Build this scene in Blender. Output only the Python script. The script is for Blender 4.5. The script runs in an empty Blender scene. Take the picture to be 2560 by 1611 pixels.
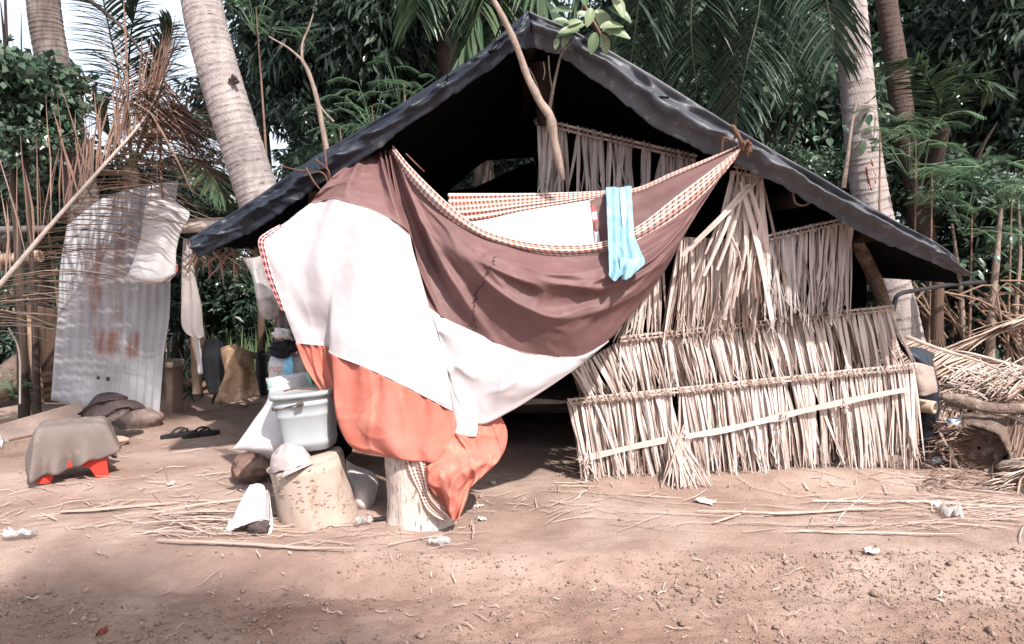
import bpy, math, random
import numpy as np
from mathutils import Vector, noise as mn
random.seed(7); RNG = np.random.default_rng(7)
R = math.radians
S = bpy.context.scene
COL = S.collection

# ---------------------------------------------------------------- camera, world, sun, exposure
F = 1991.0; HOR = 650.0; CAMZ = 1.4
PITCH = math.atan((805.5 - HOR) / F)
cam = bpy.data.cameras.new('camera'); camo = bpy.data.objects.new('camera', cam); COL.objects.link(camo)
cam.sensor_width = 36; cam.lens = 36 * F / 2560; cam.clip_start = .05; cam.clip_end = 500
camo.location = (0, 0, CAMZ); camo.rotation_euler = (math.pi/2 - PITCH, 0, 0)
S.camera = camo
ELEV = R(48); AZ = R(30)          # sun to the right behind the camera
TOSUN = Vector((math.sin(AZ)*math.cos(ELEV), -math.cos(AZ)*math.cos(ELEV), math.sin(ELEV)))
W = bpy.data.worlds.new('World'); S.world = W; W.use_nodes = True
nt = W.node_tree; sky = nt.nodes.new('ShaderNodeTexSky'); sky.sky_type = 'NISHITA'; sky.sun_disc = False
sky.sun_elevation = ELEV; sky.sun_rotation = math.atan2(TOSUN.x, TOSUN.y)
sky.air_density = 1.0; sky.dust_density = 4.0; sky.ozone_density = 1.0
bg = nt.nodes['Background']; bg.inputs[1].default_value = .12
mx = nt.nodes.new('ShaderNodeMix'); mx.data_type = 'RGBA'; mx.inputs[0].default_value = .5; mx.inputs[7].default_value = (8.2, 8.6, 9.4, 1)   # thin bright haze over the blue
nt.links.new(sky.outputs[0], mx.inputs[6]); nt.links.new(mx.outputs[2], bg.inputs[0])
sl = bpy.data.lights.new('sun', 'SUN'); sl.energy = 4.5; sl.angle = R(1.1); sl.color = (1, .93, .87)
so = bpy.data.objects.new('sun', sl); COL.objects.link(so); so.rotation_euler = TOSUN.to_track_quat('Z', 'Y').to_euler()
S.view_settings.view_transform = 'Standard'; S.view_settings.look = 'None'
S.view_settings.exposure = .78; S.view_settings.gamma = 1
S.cycles.max_bounces = 6; S.cycles.diffuse_bounces = 3; S.cycles.glossy_bounces = 2
S.cycles.transparent_max_bounces = 6; S.cycles.transmission_bounces = 3

# ---------------------------------------------------------------- pixel <-> world
cp, sp = math.cos(PITCH), math.sin(PITCH)
def ray(px, py):
    a = (px - 1280) / F; b = -(py - 805.5) / F
    return Vector((a, cp + b*sp, -sp + b*cp))
def P(px, py, Y):
    d = ray(px, py); t = Y / d.y
    return Vector((d.x*t, Y, CAMZ + d.z*t))
def ss(a, b, x):
    t = min(1, max(0, (x-a)/(b-a))); return t*t*(3-2*t)
def gz(x, y):
    e = 3.62 + .12*mn.noise(Vector((x*.8, 3.1, 0))) + .03*mn.noise(Vector((x*4, 1, 0)))
    z = -.085*(1-ss(e-.22, e+.12, y))
    z += .02*mn.noise(Vector((x*1.1, y*1.1, 5))) + .008*mn.noise(Vector((x*4, y*4, 2)))
    if y < 8:
        k = .35 + .65*(1-ss(3.3, 3.8, y))
        z += k*(.012*mn.noise(Vector((x*14, y*14, 7))) + .013*mn.noise(Vector((x*30, y*30, 1))))
    z -= .035*math.exp(-((y-3.46-.04*math.sin(x*3))/.045)**2)*ss(-1.0,-.75,x)*(1-ss(-.5,-.25,x)) + .012*math.exp(-((y-3.05-.05*math.sin(x*1.3))/.10)**2)
    if x > .2: z += .05*math.exp(-((y-5.0)/.22)**2)*ss(.2, .7, x)*(1-ss(2.6, 3.1, x))
    return z
def G(px, py, dz=0.0):
    d = ray(px, py); z = 0
    for _ in range(4):
        t = (z - CAMZ)/d.z; q = (d.x*t, d.y*t); z = gz(*q)
    return Vector((q[0], q[1], z+dz))
def rn(a, b): return random.uniform(a, b)

# ---------------------------------------------------------------- materials
def lk(nt, a, b): nt.links.new(a, b)
def mat(name, c1, c2=None, scale=6, rough=.85, bump=0, bscale=60, rnd=None, spec=.25, trans=0, coord='Object',
        stretch=(1,1,1), metal=0, c3=None, s3=2.0, t3=(.5,.62), alpha=None, ridged=False, bdist=.02, detail=5):
    m = bpy.data.materials.new(name); m.use_nodes = True; n = m.node_tree; b = n.nodes['Principled BSDF']
    tc = n.nodes.new('ShaderNodeTexCoord'); mp = n.nodes.new('ShaderNodeMapping'); mp.inputs['Scale'].default_value = stretch
    lk(n, tc.outputs[coord], mp.inputs[0]); vec = mp.outputs[0]
    def nz(s, d=detail, rg=False):
        t = n.nodes.new('ShaderNodeTexNoise')
        if rg: t.noise_type = 'RIDGED_MULTIFRACTAL'; t.normalize = True
        t.inputs['Scale'].default_value = s; t.inputs['Scale'].default_value = s; t.inputs['Detail'].default_value = d
        t.inputs['Roughness'].default_value = .6; lk(n, vec, t.inputs['Vector']); return t.outputs[0]
    def mix(f, a, bb):
        x = n.nodes.new('ShaderNodeMix'); x.data_type = 'RGBA'
        lk(n, f, x.inputs[0])
        for i, v in ((6, a), (7, bb)):
            if isinstance(v, tuple): x.inputs[i].default_value = (*v, 1)
            else: lk(n, v, x.inputs[i])
        return x.outputs[2]
    def rng(s, a, bb):
        r = n.nodes.new('ShaderNodeMapRange'); lk(n, s, r.inputs[0]); r.inputs[1].default_value = a; r.inputs[2].default_value = bb; return r.outputs[0]
    col = c1
    if c2: col = mix(rng(nz(scale), .35, .65), c1, c2)
    if c3: col = mix(rng(nz(s3, 8), *t3), col, c3)
    if rnd:
        at = n.nodes.new('ShaderNodeAttribute'); at.attribute_name = 'rnd'
        col = mix(at.outputs['Fac'], col, rnd)
    if isinstance(col, tuple): b.inputs['Base Color'].default_value = (*col, 1)
    else: lk(n, col, b.inputs['Base Color'])
    b.inputs['Roughness'].default_value = rough; b.inputs['Metallic'].default_value = metal
    b.inputs['Specular IOR Level'].default_value = spec
    if alpha is not None: b.inputs['Alpha'].default_value = alpha
    if bump:
        bp = n.nodes.new('ShaderNodeBump'); bp.inputs['Strength'].default_value = bump; bp.inputs['Distance'].default_value = bdist
        lk(n, nz(bscale, 3 if ridged else detail, ridged), bp.inputs['Height']); lk(n, bp.outputs[0], b.inputs['Normal'])
    if trans:
        out = n.nodes['Material Output']; tr = n.nodes.new('ShaderNodeBsdfTranslucent'); ms = n.nodes.new('ShaderNodeMixShader')
        if isinstance(col, tuple): tr.inputs[0].default_value = (*col, 1)
        else: lk(n, col, tr.inputs[0])
        ms.inputs[0].default_value = trans; lk(n, b.outputs[0], ms.inputs[1]); lk(n, tr.outputs[0], ms.inputs[2]); lk(n, ms.outputs[0], out.inputs[0])
    m['n'] = 1
    return m
def plaid(name, base, red, black, nu, nv):
    m = bpy.data.materials.new(name); m.use_nodes = True; n = m.node_tree; b = n.nodes['Principled BSDF']
    uv = n.nodes.new('ShaderNodeUVMap'); sx = n.nodes.new('ShaderNodeSeparateXYZ'); lk(n, uv.outputs[0], sx.inputs[0])
    def M(op, a, bb):
        x = n.nodes.new('ShaderNodeMath'); x.operation = op
        for i, v in ((0, a), (1, bb)):
            if isinstance(v, (int, float)): x.inputs[i].default_value = v
            else: lk(n, v, x.inputs[i])
        return x.outputs[0]
    def fr(s, k): return M('FRACT', M('MULTIPLY', s, k), 0)
    def mix(f, a, bb):
        x = n.nodes.new('ShaderNodeMix'); x.data_type = 'RGBA'; lk(n, f, x.inputs[0])
        for i, v in ((6, a), (7, bb)):
            if isinstance(v, tuple): x.inputs[i].default_value = (*v, 1)
            else: lk(n, v, x.inputs[i])
        return x.outputs[2]
    fu = fr(sx.outputs[0], nu); fv = fr(sx.outputs[1], nv)
    row = M('GREATER_THAN', fv, .46)
    blk = M('LESS_THAN', fu, .26); wht = M('MULTIPLY', M('GREATER_THAN', fu, .56), M('LESS_THAN', fu, .74))
    c = mix(blk, red, black); c = mix(wht, c, tuple(.5*a+.5*q for a, q in zip(base, red)))
    c = mix(row, base, c)
    thin = M('MULTIPLY', M('LESS_THAN', row, .5), M('MULTIPLY', blk, .45)); c = mix(thin, c, red)
    lk(n, c, b.inputs['Base Color']); b.inputs['Roughness'].default_value = .9; b.inputs['Specular IOR Level'].default_value = .15
    return m

M = {}
M['dirt'] = mat('dirt', (.335,.236,.195), (.24,.163,.132), 3.5, .95, .8, 85, spec=.1, c3=(.41,.315,.27), s3=1.3, t3=(.45,.68), bdist=.014, detail=10)
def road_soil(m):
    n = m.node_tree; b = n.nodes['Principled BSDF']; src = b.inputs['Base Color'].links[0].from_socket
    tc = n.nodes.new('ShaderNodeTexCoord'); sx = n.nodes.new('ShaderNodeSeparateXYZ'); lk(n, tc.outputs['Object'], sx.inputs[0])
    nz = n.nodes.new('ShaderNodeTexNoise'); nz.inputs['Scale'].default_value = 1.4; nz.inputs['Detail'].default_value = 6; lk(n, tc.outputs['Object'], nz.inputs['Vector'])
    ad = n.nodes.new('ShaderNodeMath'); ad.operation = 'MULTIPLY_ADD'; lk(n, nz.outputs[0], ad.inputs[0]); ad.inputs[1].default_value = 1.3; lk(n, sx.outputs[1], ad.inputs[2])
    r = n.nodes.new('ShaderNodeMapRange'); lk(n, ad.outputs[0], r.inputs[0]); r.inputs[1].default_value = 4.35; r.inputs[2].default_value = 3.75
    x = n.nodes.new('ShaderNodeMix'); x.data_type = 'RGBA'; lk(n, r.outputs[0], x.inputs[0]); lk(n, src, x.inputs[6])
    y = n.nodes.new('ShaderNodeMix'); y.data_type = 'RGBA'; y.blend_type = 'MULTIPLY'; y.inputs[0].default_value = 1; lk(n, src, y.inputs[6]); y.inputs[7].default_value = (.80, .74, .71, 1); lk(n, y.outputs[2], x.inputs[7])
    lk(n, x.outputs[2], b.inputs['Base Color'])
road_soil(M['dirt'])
M['clod'] = mat('clod', (.29,.205,.165), (.21,.145,.115), 30, .95, .6, 120, rnd=(.38,.285,.24), spec=.1)
M['tarp'] = mat('tarp', (.009,.013,.023), (.015,.020,.032), 3, .50, .28, 5, ridged=True, spec=.45, c3=(.06,.062,.07), s3=9, t3=(.62,.75), bdist=.03)
M['tarp_dusty_sheen'] = mat('tarp_dusty_sheen', (.034,.037,.048), (.066,.070,.084), 4, .50, .32, 6, ridged=True, spec=.5, c3=(.17,.172,.185), s3=16, t3=(.58,.74), bdist=.03)  # right slope: paler base carries its sheen, third colour the dust
M['black_sheet'] = mat('black_sheet', (.004,.0046,.005), (.007,.008,.008), 5, .95, .3, 12, spec=.05)  # near-black; inside the hut it stands for the interior shade
M['white_cloth'] = mat('white_cloth', (.55,.515,.525), (.505,.465,.48), 3, .85, .25, 7, ridged=True, spec=.15, c3=(.47,.41,.41), s3=5, t3=(.6,.8), trans=.1, bdist=.012)
M['brown_cloth'] = mat('brown_cloth', (.17,.09,.087), (.125,.067,.065), 3, .62, .22, 9, ridged=True, spec=.32, c3=(.205,.12,.114), s3=8, t3=(.55,.75), bdist=.015)
M['orange_cloth'] = mat('orange_cloth', (.54,.185,.145), (.48,.15,.11), 4, .8, .28, 8, ridged=True, spec=.15, c3=(.64,.29,.215), s3=6, t3=(.55,.72), trans=.1, bdist=.012)
M['plaid'] = plaid('plaid', (.58,.52,.49), (.42,.145,.095), (.05,.04,.045), 70, 5)
M['plaid_wide'] = plaid('plaid_wide', (.60,.53,.50), (.33,.15,.10), (.10,.06,.055), 24, 5)
M['plaid_red'] = plaid('plaid_red', (.66,.60,.60), (.42,.05,.05), (.03,.025,.03), 16, 3)
M['blue_cloth'] = mat('blue_cloth', (.24,.42,.51), (.19,.37,.46), 8, .8, .4, 30, c3=(.31,.48,.56), s3=9, trans=.08)
M['faded'] = mat('faded', (.45,.56,.60), (.38,.52,.58), 20, .85, .3, 40)
M['seam'] = mat('seam', (.30,.2,.18))
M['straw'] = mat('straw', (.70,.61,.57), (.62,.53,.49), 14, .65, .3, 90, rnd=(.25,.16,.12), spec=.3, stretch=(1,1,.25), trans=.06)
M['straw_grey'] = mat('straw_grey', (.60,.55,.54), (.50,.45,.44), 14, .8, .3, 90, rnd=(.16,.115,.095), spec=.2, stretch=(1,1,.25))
M['rib'] = mat('rib', (.64,.54,.49), (.48,.385,.335), 16, .7, .4, 90, rnd=(.20,.125,.095), stretch=(.4,1,1))
M['litter'] = mat('litter', (.50,.40,.35), (.40,.31,.265), 10, .8, .2, 80, rnd=(.28,.20,.16))
M['shaded_wood'] = mat('shaded_wood', (.02,.014,.012), (.035,.024,.02), 8, .9, .5, 40)  # roof shade put into the near-black base of the frame wood
M['purlin'] = mat('purlin', (.30,.23,.19), (.20,.145,.12), 9, .9, .6, 40, rnd=(.012,.010,.009))  # last colour is near-black: shade put into the side and bore
M['slat'] = mat('slat', (.60,.50,.46), (.50,.41,.37), 8, .65, .25, 80, stretch=(.25,1,3))
M['dry_leaf'] = mat('dry_leaf', (.185,.108,.082), (.13,.072,.056), 6, .75, .2, 80, rnd=(.42,.32,.265), spec=.25)
M['dry_rachis'] = mat('dry_rachis', (.46,.40,.36), (.34,.28,.25), 12, .65, .3, 60)
M['pile_leaf'] = mat('pile_leaf', (.33,.225,.165), (.23,.145,.105), 6, .75, .2, 80, rnd=(.54,.44,.38))
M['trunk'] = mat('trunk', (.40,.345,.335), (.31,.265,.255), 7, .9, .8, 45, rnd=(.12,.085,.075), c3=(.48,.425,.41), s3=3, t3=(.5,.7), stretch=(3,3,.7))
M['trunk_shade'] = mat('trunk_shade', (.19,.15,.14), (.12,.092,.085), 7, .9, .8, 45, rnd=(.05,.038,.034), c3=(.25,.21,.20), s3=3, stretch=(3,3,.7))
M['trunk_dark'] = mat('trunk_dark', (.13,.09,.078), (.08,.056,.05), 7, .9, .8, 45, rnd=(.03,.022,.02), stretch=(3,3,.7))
M['bark'] = mat('bark', (.10,.075,.06), (.06,.045,.04), 9, .9, .8, 40, stretch=(3,3,.6))
M['bark_pale'] = mat('bark_pale', (.36,.28,.235), (.22,.165,.135), 14, .85, .6, 60, stretch=(2,2,.5))
M['stick'] = mat('stick', (.27,.18,.135), (.17,.11,.08), 14, .8, .5, 60)
M['rust_stain'] = mat('rust_stain', (.22,.055,.025), (.14,.035,.018), 20, .9, .5, 60)
def leafm(n, a, b, c, rough=.4, spec=.4, tr=.22): return mat(n, a, b, 1.5, rough, rnd=c, spec=spec, trans=tr)  # third colour: random paler leaf tone, also standing in for glints
M['leaf_dark'] = leafm('leaf_dark', (.022,.042,.030), (.034,.064,.042), (.09,.135,.095), .3, .6)
M['leaf_mid'] = leafm('leaf_mid', (.034,.070,.046), (.052,.10,.062), (.16,.22,.155), .3, .6)
M['leaf_bright'] = leafm('leaf_bright', (.055,.135,.065), (.08,.17,.08), (.17,.26,.16))
M['leaf_pale'] = leafm('leaf_pale', (.10,.17,.09), (.08,.14,.07), (.26,.31,.18))
M['palm_leaf'] = leafm('palm_leaf', (.028,.06,.035), (.045,.085,.048), (.12,.16,.085), .38, .5)
M['palm_dark'] = leafm('palm_dark', (.022,.044,.032), (.034,.062,.042), (.09,.125,.08), .38, .5)
M['palm_rib'] = mat('palm_rib', (.035,.042,.022), (.028,.034,.018), 4, .5)
M['wood'] = mat('wood', (.36,.245,.18), (.25,.165,.12), 8, .85, .7, 40, c3=(.43,.32,.25), s3=5, stretch=(2,2,.4))
M['stump'] = mat('stump', (.43,.345,.29), (.36,.28,.235), 6, .95, .6, 16, ridged=True, c3=(.25,.17,.125), s3=12, t3=(.57,.66), bdist=.012, stretch=(1,1,.6), rnd=(.20,.13,.095))
M['stump_pale'] = mat('stump_pale', (.56,.475,.43), (.48,.39,.345), 7, .9, .6, 34, c3=(.30,.21,.165), s3=11, t3=(.62,.72), stretch=(2,2,.5), rnd=(.20,.14,.11))
M['old_wood'] = mat('old_wood', (.19,.14,.115), (.10,.07,.056), 6, .95, 1, 18, c3=(.32,.26,.22), s3=6, bdist=.05)
M['log_end'] = mat('log_end', (.16,.10,.075), (.07,.045,.035), 10, .95, 1, 22, c3=(.30,.22,.17), s3=9, bdist=.05)
M['bamboo'] = mat('bamboo', (.52,.40,.30), (.42,.31,.225), 5, .55, .15, 40, rnd=(.2,.13,.09))
M['bamboo_pale'] = mat('bamboo_pale', (.62,.53,.48), (.52,.43,.38), 5, .5, .1, 40)
M['stone'] = mat('stone', (.25,.185,.165), (.17,.12,.105), 7, .95, .7, 30, c3=(.33,.26,.235), s3=5)
M['stone_brown'] = mat('stone_brown', (.19,.115,.09), (.12,.075,.06), 8, .95, .9, 22, c3=(.27,.18,.145), s3=5)
M['slab'] = mat('slab', (.42,.32,.275), (.33,.24,.20), 5, .95, .6, 30)
M['red'] = mat('red', (.60,.045,.03), (.52,.035,.025), 8, .45, .05, 30)
M['grey_cloth'] = mat('grey_cloth', (.175,.142,.13), (.14,.112,.104), 5, .95, .35, 10, ridged=True, c3=(.22,.18,.165), s3=5)
M['dark_cloth'] = mat('dark_cloth', (.085,.062,.06), (.05,.036,.036), 9, .9, .5, 60, c3=(.13,.095,.09), s3=7)
M['black_cloth'] = mat('black_cloth', (.012,.013,.017), (.02,.021,.025), 9, .85, .4, 60)
M['tan_cloth'] = mat('tan_cloth', (.33,.215,.13), (.19,.115,.075), 5, .8, .7, 20, c3=(.44,.31,.20), s3=7)
M['dirty_white'] = mat('dirty_white', (.60,.55,.54), (.50,.44,.42), 5, .85, .3, 40, c3=(.36,.29,.26), s3=4, t3=(.58,.75))
M['sack'] = mat('sack', (.68,.66,.675), (.61,.59,.60), 6, .55, .3, 90, spec=.35, trans=.15)
M['bag_white'] = mat('bag_white', (.80,.78,.78), (.72,.69,.69), 5, .6, .3, 30, trans=.2)
M['green_strip'] = mat('green_strip', (.16,.42,.30), (.22,.48,.36), 30, .6, .2, 90)
M['blue_strip'] = mat('blue_strip', (.16,.47,.70), (.3,.58,.74), 40, .6, .2, 90)
M['red_ink'] = mat('red_ink', (.55,.12,.12), None)
M['clear'] = mat('clear', (.66,.63,.63), (.50,.48,.48), 12, .25, .6, 18, spec=.6, alpha=.42)
M['bucket'] = mat('bucket', (.36,.385,.40), (.32,.345,.36), 3, .4, .08, 40, spec=.4, c3=(.27,.29,.30), s3=7, t3=(.58,.75))
M['cap'] = mat('cap', (.42,.355,.35), (.35,.295,.29), 12, .9, .4, 150, c3=(.48,.42,.41), s3=10)
M['wire'] = mat('wire', (.08,.06,.05), (.14,.09,.07), 30, .6)
M['rope'] = mat('rope', (.17,.085,.055), (.11,.055,.04), 40, .85, .5, 120)
M['rubber'] = mat('rubber', (.018,.018,.021), (.03,.029,.031), 20, .7, .2, 90)
M['board'] = mat('board', (.12,.075,.055), (.075,.05,.04), 8, .85, .5, 40, stretch=(2,2,.4))
M['bin'] = mat('bin', (.34,.27,.235), (.26,.20,.175), 6, .8, .3, 30)
M['paper'] = mat('paper', (.60,.555,.53), (.48,.43,.40), 9, .8, .2, 40)
M['blue_can'] = mat('blue_can', (.10,.22,.46), (.55,.58,.62), 30, .35, .2, 40)
M['bottle'] = mat('bottle', (.22,.25,.30), (.14,.16,.20), 20, .2, .3, 30, spec=.6, alpha=.6)
M['orange_scrap'] = mat('orange_scrap', (.60,.14,.05), (.48,.09,.04), 20, .6)
M['grass'] = leafm('grass', (.05,.10,.04), (.08,.14,.06), (.14,.2,.1))

# tin: galvanised steel with rust patches
def tin_mat():
    m = mat('tin', (.43,.43,.455), (.34,.335,.35), 5, .6, .25, 40, c3=(.45,.45,.465), s3=3, metal=.1, spec=.4, stretch=(1,1,.5))
    n = m.node_tree; b = n.nodes['Principled BSDF']; src = b.inputs['Base Color'].links[0].from_socket
    uv = n.nodes.new('ShaderNodeUVMap'); sx = n.nodes.new('ShaderNodeSeparateXYZ'); lk(n, uv.outputs[0], sx.inputs[0])
    def Mt(op, a, bb=0.0, c=None):
        x = n.nodes.new('ShaderNodeMath'); x.operation = op
        for i, v in enumerate((a, bb)):
            if isinstance(v, (int, float)): x.inputs[i].default_value = v
            else: lk(n, v, x.inputs[i])
        return x.outputs[0]
    def box(u0, u1, v0, v1, s):
        def edge(c, a, d, sg):
            r = n.nodes.new('ShaderNodeMapRange'); r.interpolation_type = 'SMOOTHSTEP'; lk(n, c, r.inputs[0])
            r.inputs[1].default_value = a - d; r.inputs[2].default_value = a + d
            if sg < 0: r.inputs[3].default_value = 1; r.inputs[4].default_value = 0
            return r.outputs[0]
        a = Mt('MULTIPLY', edge(sx.outputs[0], u0, s, 1), edge(sx.outputs[0], u1, s, -1))
        return Mt('MULTIPLY', a, Mt('MULTIPLY', edge(sx.outputs[1], v0, s, 1), edge(sx.outputs[1], v1, s, -1)))
    tc = n.nodes.new('ShaderNodeTexCoord'); mp = n.nodes.new('ShaderNodeMapping'); mp.inputs['Scale'].default_value = (8, 1, 1.6)
    lk(n, tc.outputs['Object'], mp.inputs[0]); nz = n.nodes.new('ShaderNodeTexNoise'); nz.inputs['Scale'].default_value = 1; nz.inputs['Detail'].default_value = 6
    lk(n, mp.outputs[0], nz.inputs['Vector'])
    r = n.nodes.new('ShaderNodeMapRange'); lk(n, nz.outputs[0], r.inputs[0]); r.inputs[1].default_value = .40; r.inputs[2].default_value = .62
    r2 = n.nodes.new('ShaderNodeMapRange'); lk(n, nz.outputs[0], r2.inputs[0]); r2.inputs[1].default_value = .40; r2.inputs[2].default_value = .56
    msk = Mt('MAXIMUM', Mt('MULTIPLY', box(.26, .62, .14, .52, .05), r.outputs[0]), Mt('MULTIPLY', box(.31, .74, .585, .74, .03), r2.outputs[0]))
    msk = Mt('MULTIPLY', msk, .85)
    x = n.nodes.new('ShaderNodeMix'); x.data_type = 'RGBA'; lk(n, msk, x.inputs[0]); lk(n, src, x.inputs[6]); x.inputs[7].default_value = (.25, .105, .065, 1)
    # dark grey blotches over the upper part of the sheet
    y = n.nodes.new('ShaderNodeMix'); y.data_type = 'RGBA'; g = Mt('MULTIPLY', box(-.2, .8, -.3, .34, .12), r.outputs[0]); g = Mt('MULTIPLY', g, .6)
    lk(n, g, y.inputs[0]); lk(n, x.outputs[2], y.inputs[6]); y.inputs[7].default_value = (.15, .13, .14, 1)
    lk(n, y.outputs[2], b.inputs['Base Color'])
    return m
M['tin'] = tin_mat()

# ---------------------------------------------------------------- mesh builder and tagging
class MB:
    def __init__(s): s.v = []; s.f = []; s.r = []; s.uv = []; s.m = []
    def quad_strip(s, rows, rnd=0, mi=0, uvs=None, close=False):
        """rows: list of lists of Vectors of equal length"""
        b = len(s.v); n = len(rows[0])
        for r in rows: s.v.extend(r)
        k = n if close else n-1
        for i in range(len(rows)-1):
            for j in range(k):
                j2 = (j+1) % n
                s.f.append((b+i*n+j, b+i*n+j2, b+(i+1)*n+j2, b+(i+1)*n+j)); s.r.append(rnd); s.m.append(mi)
                if uvs is not None: s.uv.append((uvs[i][j], uvs[i][j2], uvs[i+1][j2], uvs[i+1][j]))
                else: s.uv.append(((0,0),)*4)
    def poly(s, pts, rnd=0, mi=0):
        b = len(s.v); s.v.extend(pts); s.f.append(tuple(range(b, b+len(pts)))); s.r.append(rnd); s.m.append(mi); s.uv.append(((0,0),)*len(pts))
    def tube(s, path, rad, n=8, rnd=0, cap=True, mi=0, wob=0):
        path = [Vector(p) for p in path]; rings = []
        if not isinstance(rad, (list, tuple)): rad = [rad]*len(path)
        prev = None
        for i, p in enumerate(path):
            t = (path[min(i+1, len(path)-1)] - path[max(i-1, 0)]).normalized()
            if prev is None:
                a = t.cross(Vector((0,1,.13))).normalized()
            else: a = (prev - t*prev.dot(t)).normalized()
            prev = a; b = t.cross(a)
            rings.append([p + (a*math.cos(q) + b*math.sin(q))*rad[i]*(1+(wob*mn.noise(Vector((math.cos(q)*1.5, math.sin(q)*1.5, i*.7+rnd*9))) if wob else 0))
                          for q in [2*math.pi*k/n for k in range(n)]])
        s.quad_strip(rings, rnd, mi, close=True)
        if cap:
            s.poly(rings[0][::-1], rnd, mi); s.poly(rings[-1], rnd, mi)
    def box(s, c, sx, sy, sz, ax=None, rnd=0, mi=0):
        c = Vector(c); ax = ax or (Vector((1,0,0)), Vector((0,1,0)), Vector((0,0,1)))
        q = [c + ax[0]*i*sx/2 + ax[1]*j*sy/2 + ax[2]*k*sz/2 for i in (-1,1) for j in (-1,1) for k in (-1,1)]
        b = len(s.v); s.v.extend(q)
        for f in ((0,1,3,2),(4,6,7,5),(0,4,5,1),(2,3,7,6),(0,2,6,4),(1,5,7,3)):
            s.f.append(tuple(b+i for i in f)); s.r.append(rnd); s.m.append(mi); s.uv.append(((0,0),)*4)
    def build(s, name, mats, parent=None, origin=None, smooth=True, thick=0, bevel=0, subdiv=0):
        if not isinstance(mats, (list, tuple)): mats = [mats]
        if parent is not None:
            root = parent
            while root.parent: root = root.parent
            o0 = Vector(root.location)
        else: o0 = Vector(origin) if origin is not None else Vector((0,0,0))
        me = bpy.data.meshes.new(name)
        me.from_pydata([tuple(Vector(p)-o0) for p in s.v], [], s.f)
        for m in mats: me.materials.append(m)
        at = me.attributes.new('rnd', 'FLOAT', 'FACE'); at.data.foreach_set('value', s.r)
        me.polygons.foreach_set('material_index', s.m)
        if any(u[0] != u[-1] for u in s.uv[:50]):
            ul = me.uv_layers.new(name='UVMap'); flat = [c for u in s.uv for p in u for c in p]; ul.data.foreach_set('uv', flat)
        if smooth: me.polygons.foreach_set('use_smooth', [True]*len(s.f))
        me.update()
        o = bpy.data.objects.new(name, me); COL.objects.link(o)
        if parent is not None: o.parent = parent
        else: o.location = o0
        if bevel:
            md = o.modifiers.new('bevel', 'BEVEL'); md.width = bevel; md.segments = 2; md.limit_method = 'ANGLE'
        if subdiv:
            md = o.modifiers.new('sub', 'SUBSURF'); md.levels = subdiv; md.render_levels = subdiv
        if thick:
            md = o.modifiers.new('solid', 'SOLIDIFY'); md.thickness = thick; md.offset = 0
        return o
def tag(o, label, cat, group=None, kind=None):
    if label: o['label'] = label
    if cat: o['category'] = cat
    if group: o['group'] = group
    if kind: o['kind'] = kind
    return o
def thing(name, label, cat, loc, group=None):
    o = bpy.data.objects.new(name, None); COL.objects.link(o); o.location = loc; o.empty_display_size = .1
    return tag(o, label, cat, group)

def cr(p0, p1, p2, p3, t):
    return ((p1*2) + (p2-p0)*t + (p0*2 - p1*5 + p2*4 - p3)*(t*t) + (p1*3 - p0 - p2*3 + p3)*(t*t*t))*.5
def spl(pts, n):
    """n+1 points along a Catmull-Rom curve through pts"""
    pts = [Vector(p) for p in pts]; k = len(pts)-1; out = []
    for i in range(n+1):
        x = i/n*k; a = min(int(x), k-1); t = x-a
        p1, p2 = pts[a], pts[a+1]; p0 = pts[a-1] if a else p1*2-p2; p3 = pts[a+2] if a+2 <= k else p2*2-p1
        out.append(cr(p0, p1, p2, p3, t))
    return out
def pts(l): return [P(*q) for q in l]
def cloth(rows, nu, nv, disp=None, transpose=False):
    """rows of (px,py,Y) control points -> fine grid of Vectors and uvs; disp(u,v,p)-> metres towards the camera"""
    if transpose: rows = [list(r) for r in zip(*rows)]
    rr = [spl(pts(r), nu) for r in rows]
    cols = [spl([r[j] for r in rr], nv) for j in range(nu+1)]
    grid = [[cols[j][i] for j in range(nu+1)] for i in range(nv+1)]; uvs = [[(j/nu, i/nv) for j in range(nu+1)] for i in range(nv+1)]
    if disp:
        for i in range(nv+1):
            for j in range(nu+1):
                p = grid[i][j]; dd = disp(j/nu, i/nv, p)
                grid[i][j] = p + Vector((p.x*.0, -dd, 0))
    return grid, uvs
def nz3(p, s, sx=1, sy=1, sz=1, o=0): return mn.noise(Vector((p.x*s*sx+o, p.y*s*sy, p.z*s*sz)))
def ridge(p, s, zx=1, o=0): return (1-abs(mn.noise(Vector((p.x*s+o+p.z*1.2, p.y*s, p.z*s*zx-p.x*.8)))))**6
def crease(p, s, o=0): return abs(mn.noise(Vector((p.x*s+o, p.y*s, p.z*s))))
def clothobj(name, m, rows, nu, nv, disp=None, parent=None, thick=.003, transpose=False, origin=None):
    mb = MB(); g, u = cloth(rows, nu, nv, disp, transpose); mb.quad_strip(g, 0, 0, u)
    return mb.build(name, m, parent, origin, thick=thick)
def blob(mb, c, rx, ry, rz, n=16, rough=.15, sc=2.5, seed=0, flat=None, rnd=0):
    """lumpy closed ellipsoid"""
    rows = []
    for i in range(n+1):
        th = math.pi*i/n; row = []
        for j in range(2*n):
            ph = math.pi*j/n
            d = Vector((math.sin(th)*math.cos(ph), math.sin(th)*math.sin(ph), math.cos(th)))
            k = 1 + rough*mn.noise(d*sc + Vector((seed*7.3, seed, 0))) + .4*rough*mn.noise(d*sc*2.7 + Vector((seed, 3, 0)))
            p = Vector((d.x*rx*k, d.y*ry*k, d.z*rz*k))
            if flat is not None and p.z < flat: p.z = flat + (p.z-flat)*.15
            row.append(Vector(c)+p)
        rows.append(row)
    mb.quad_strip(rows, rnd, 0, close=True)
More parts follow.
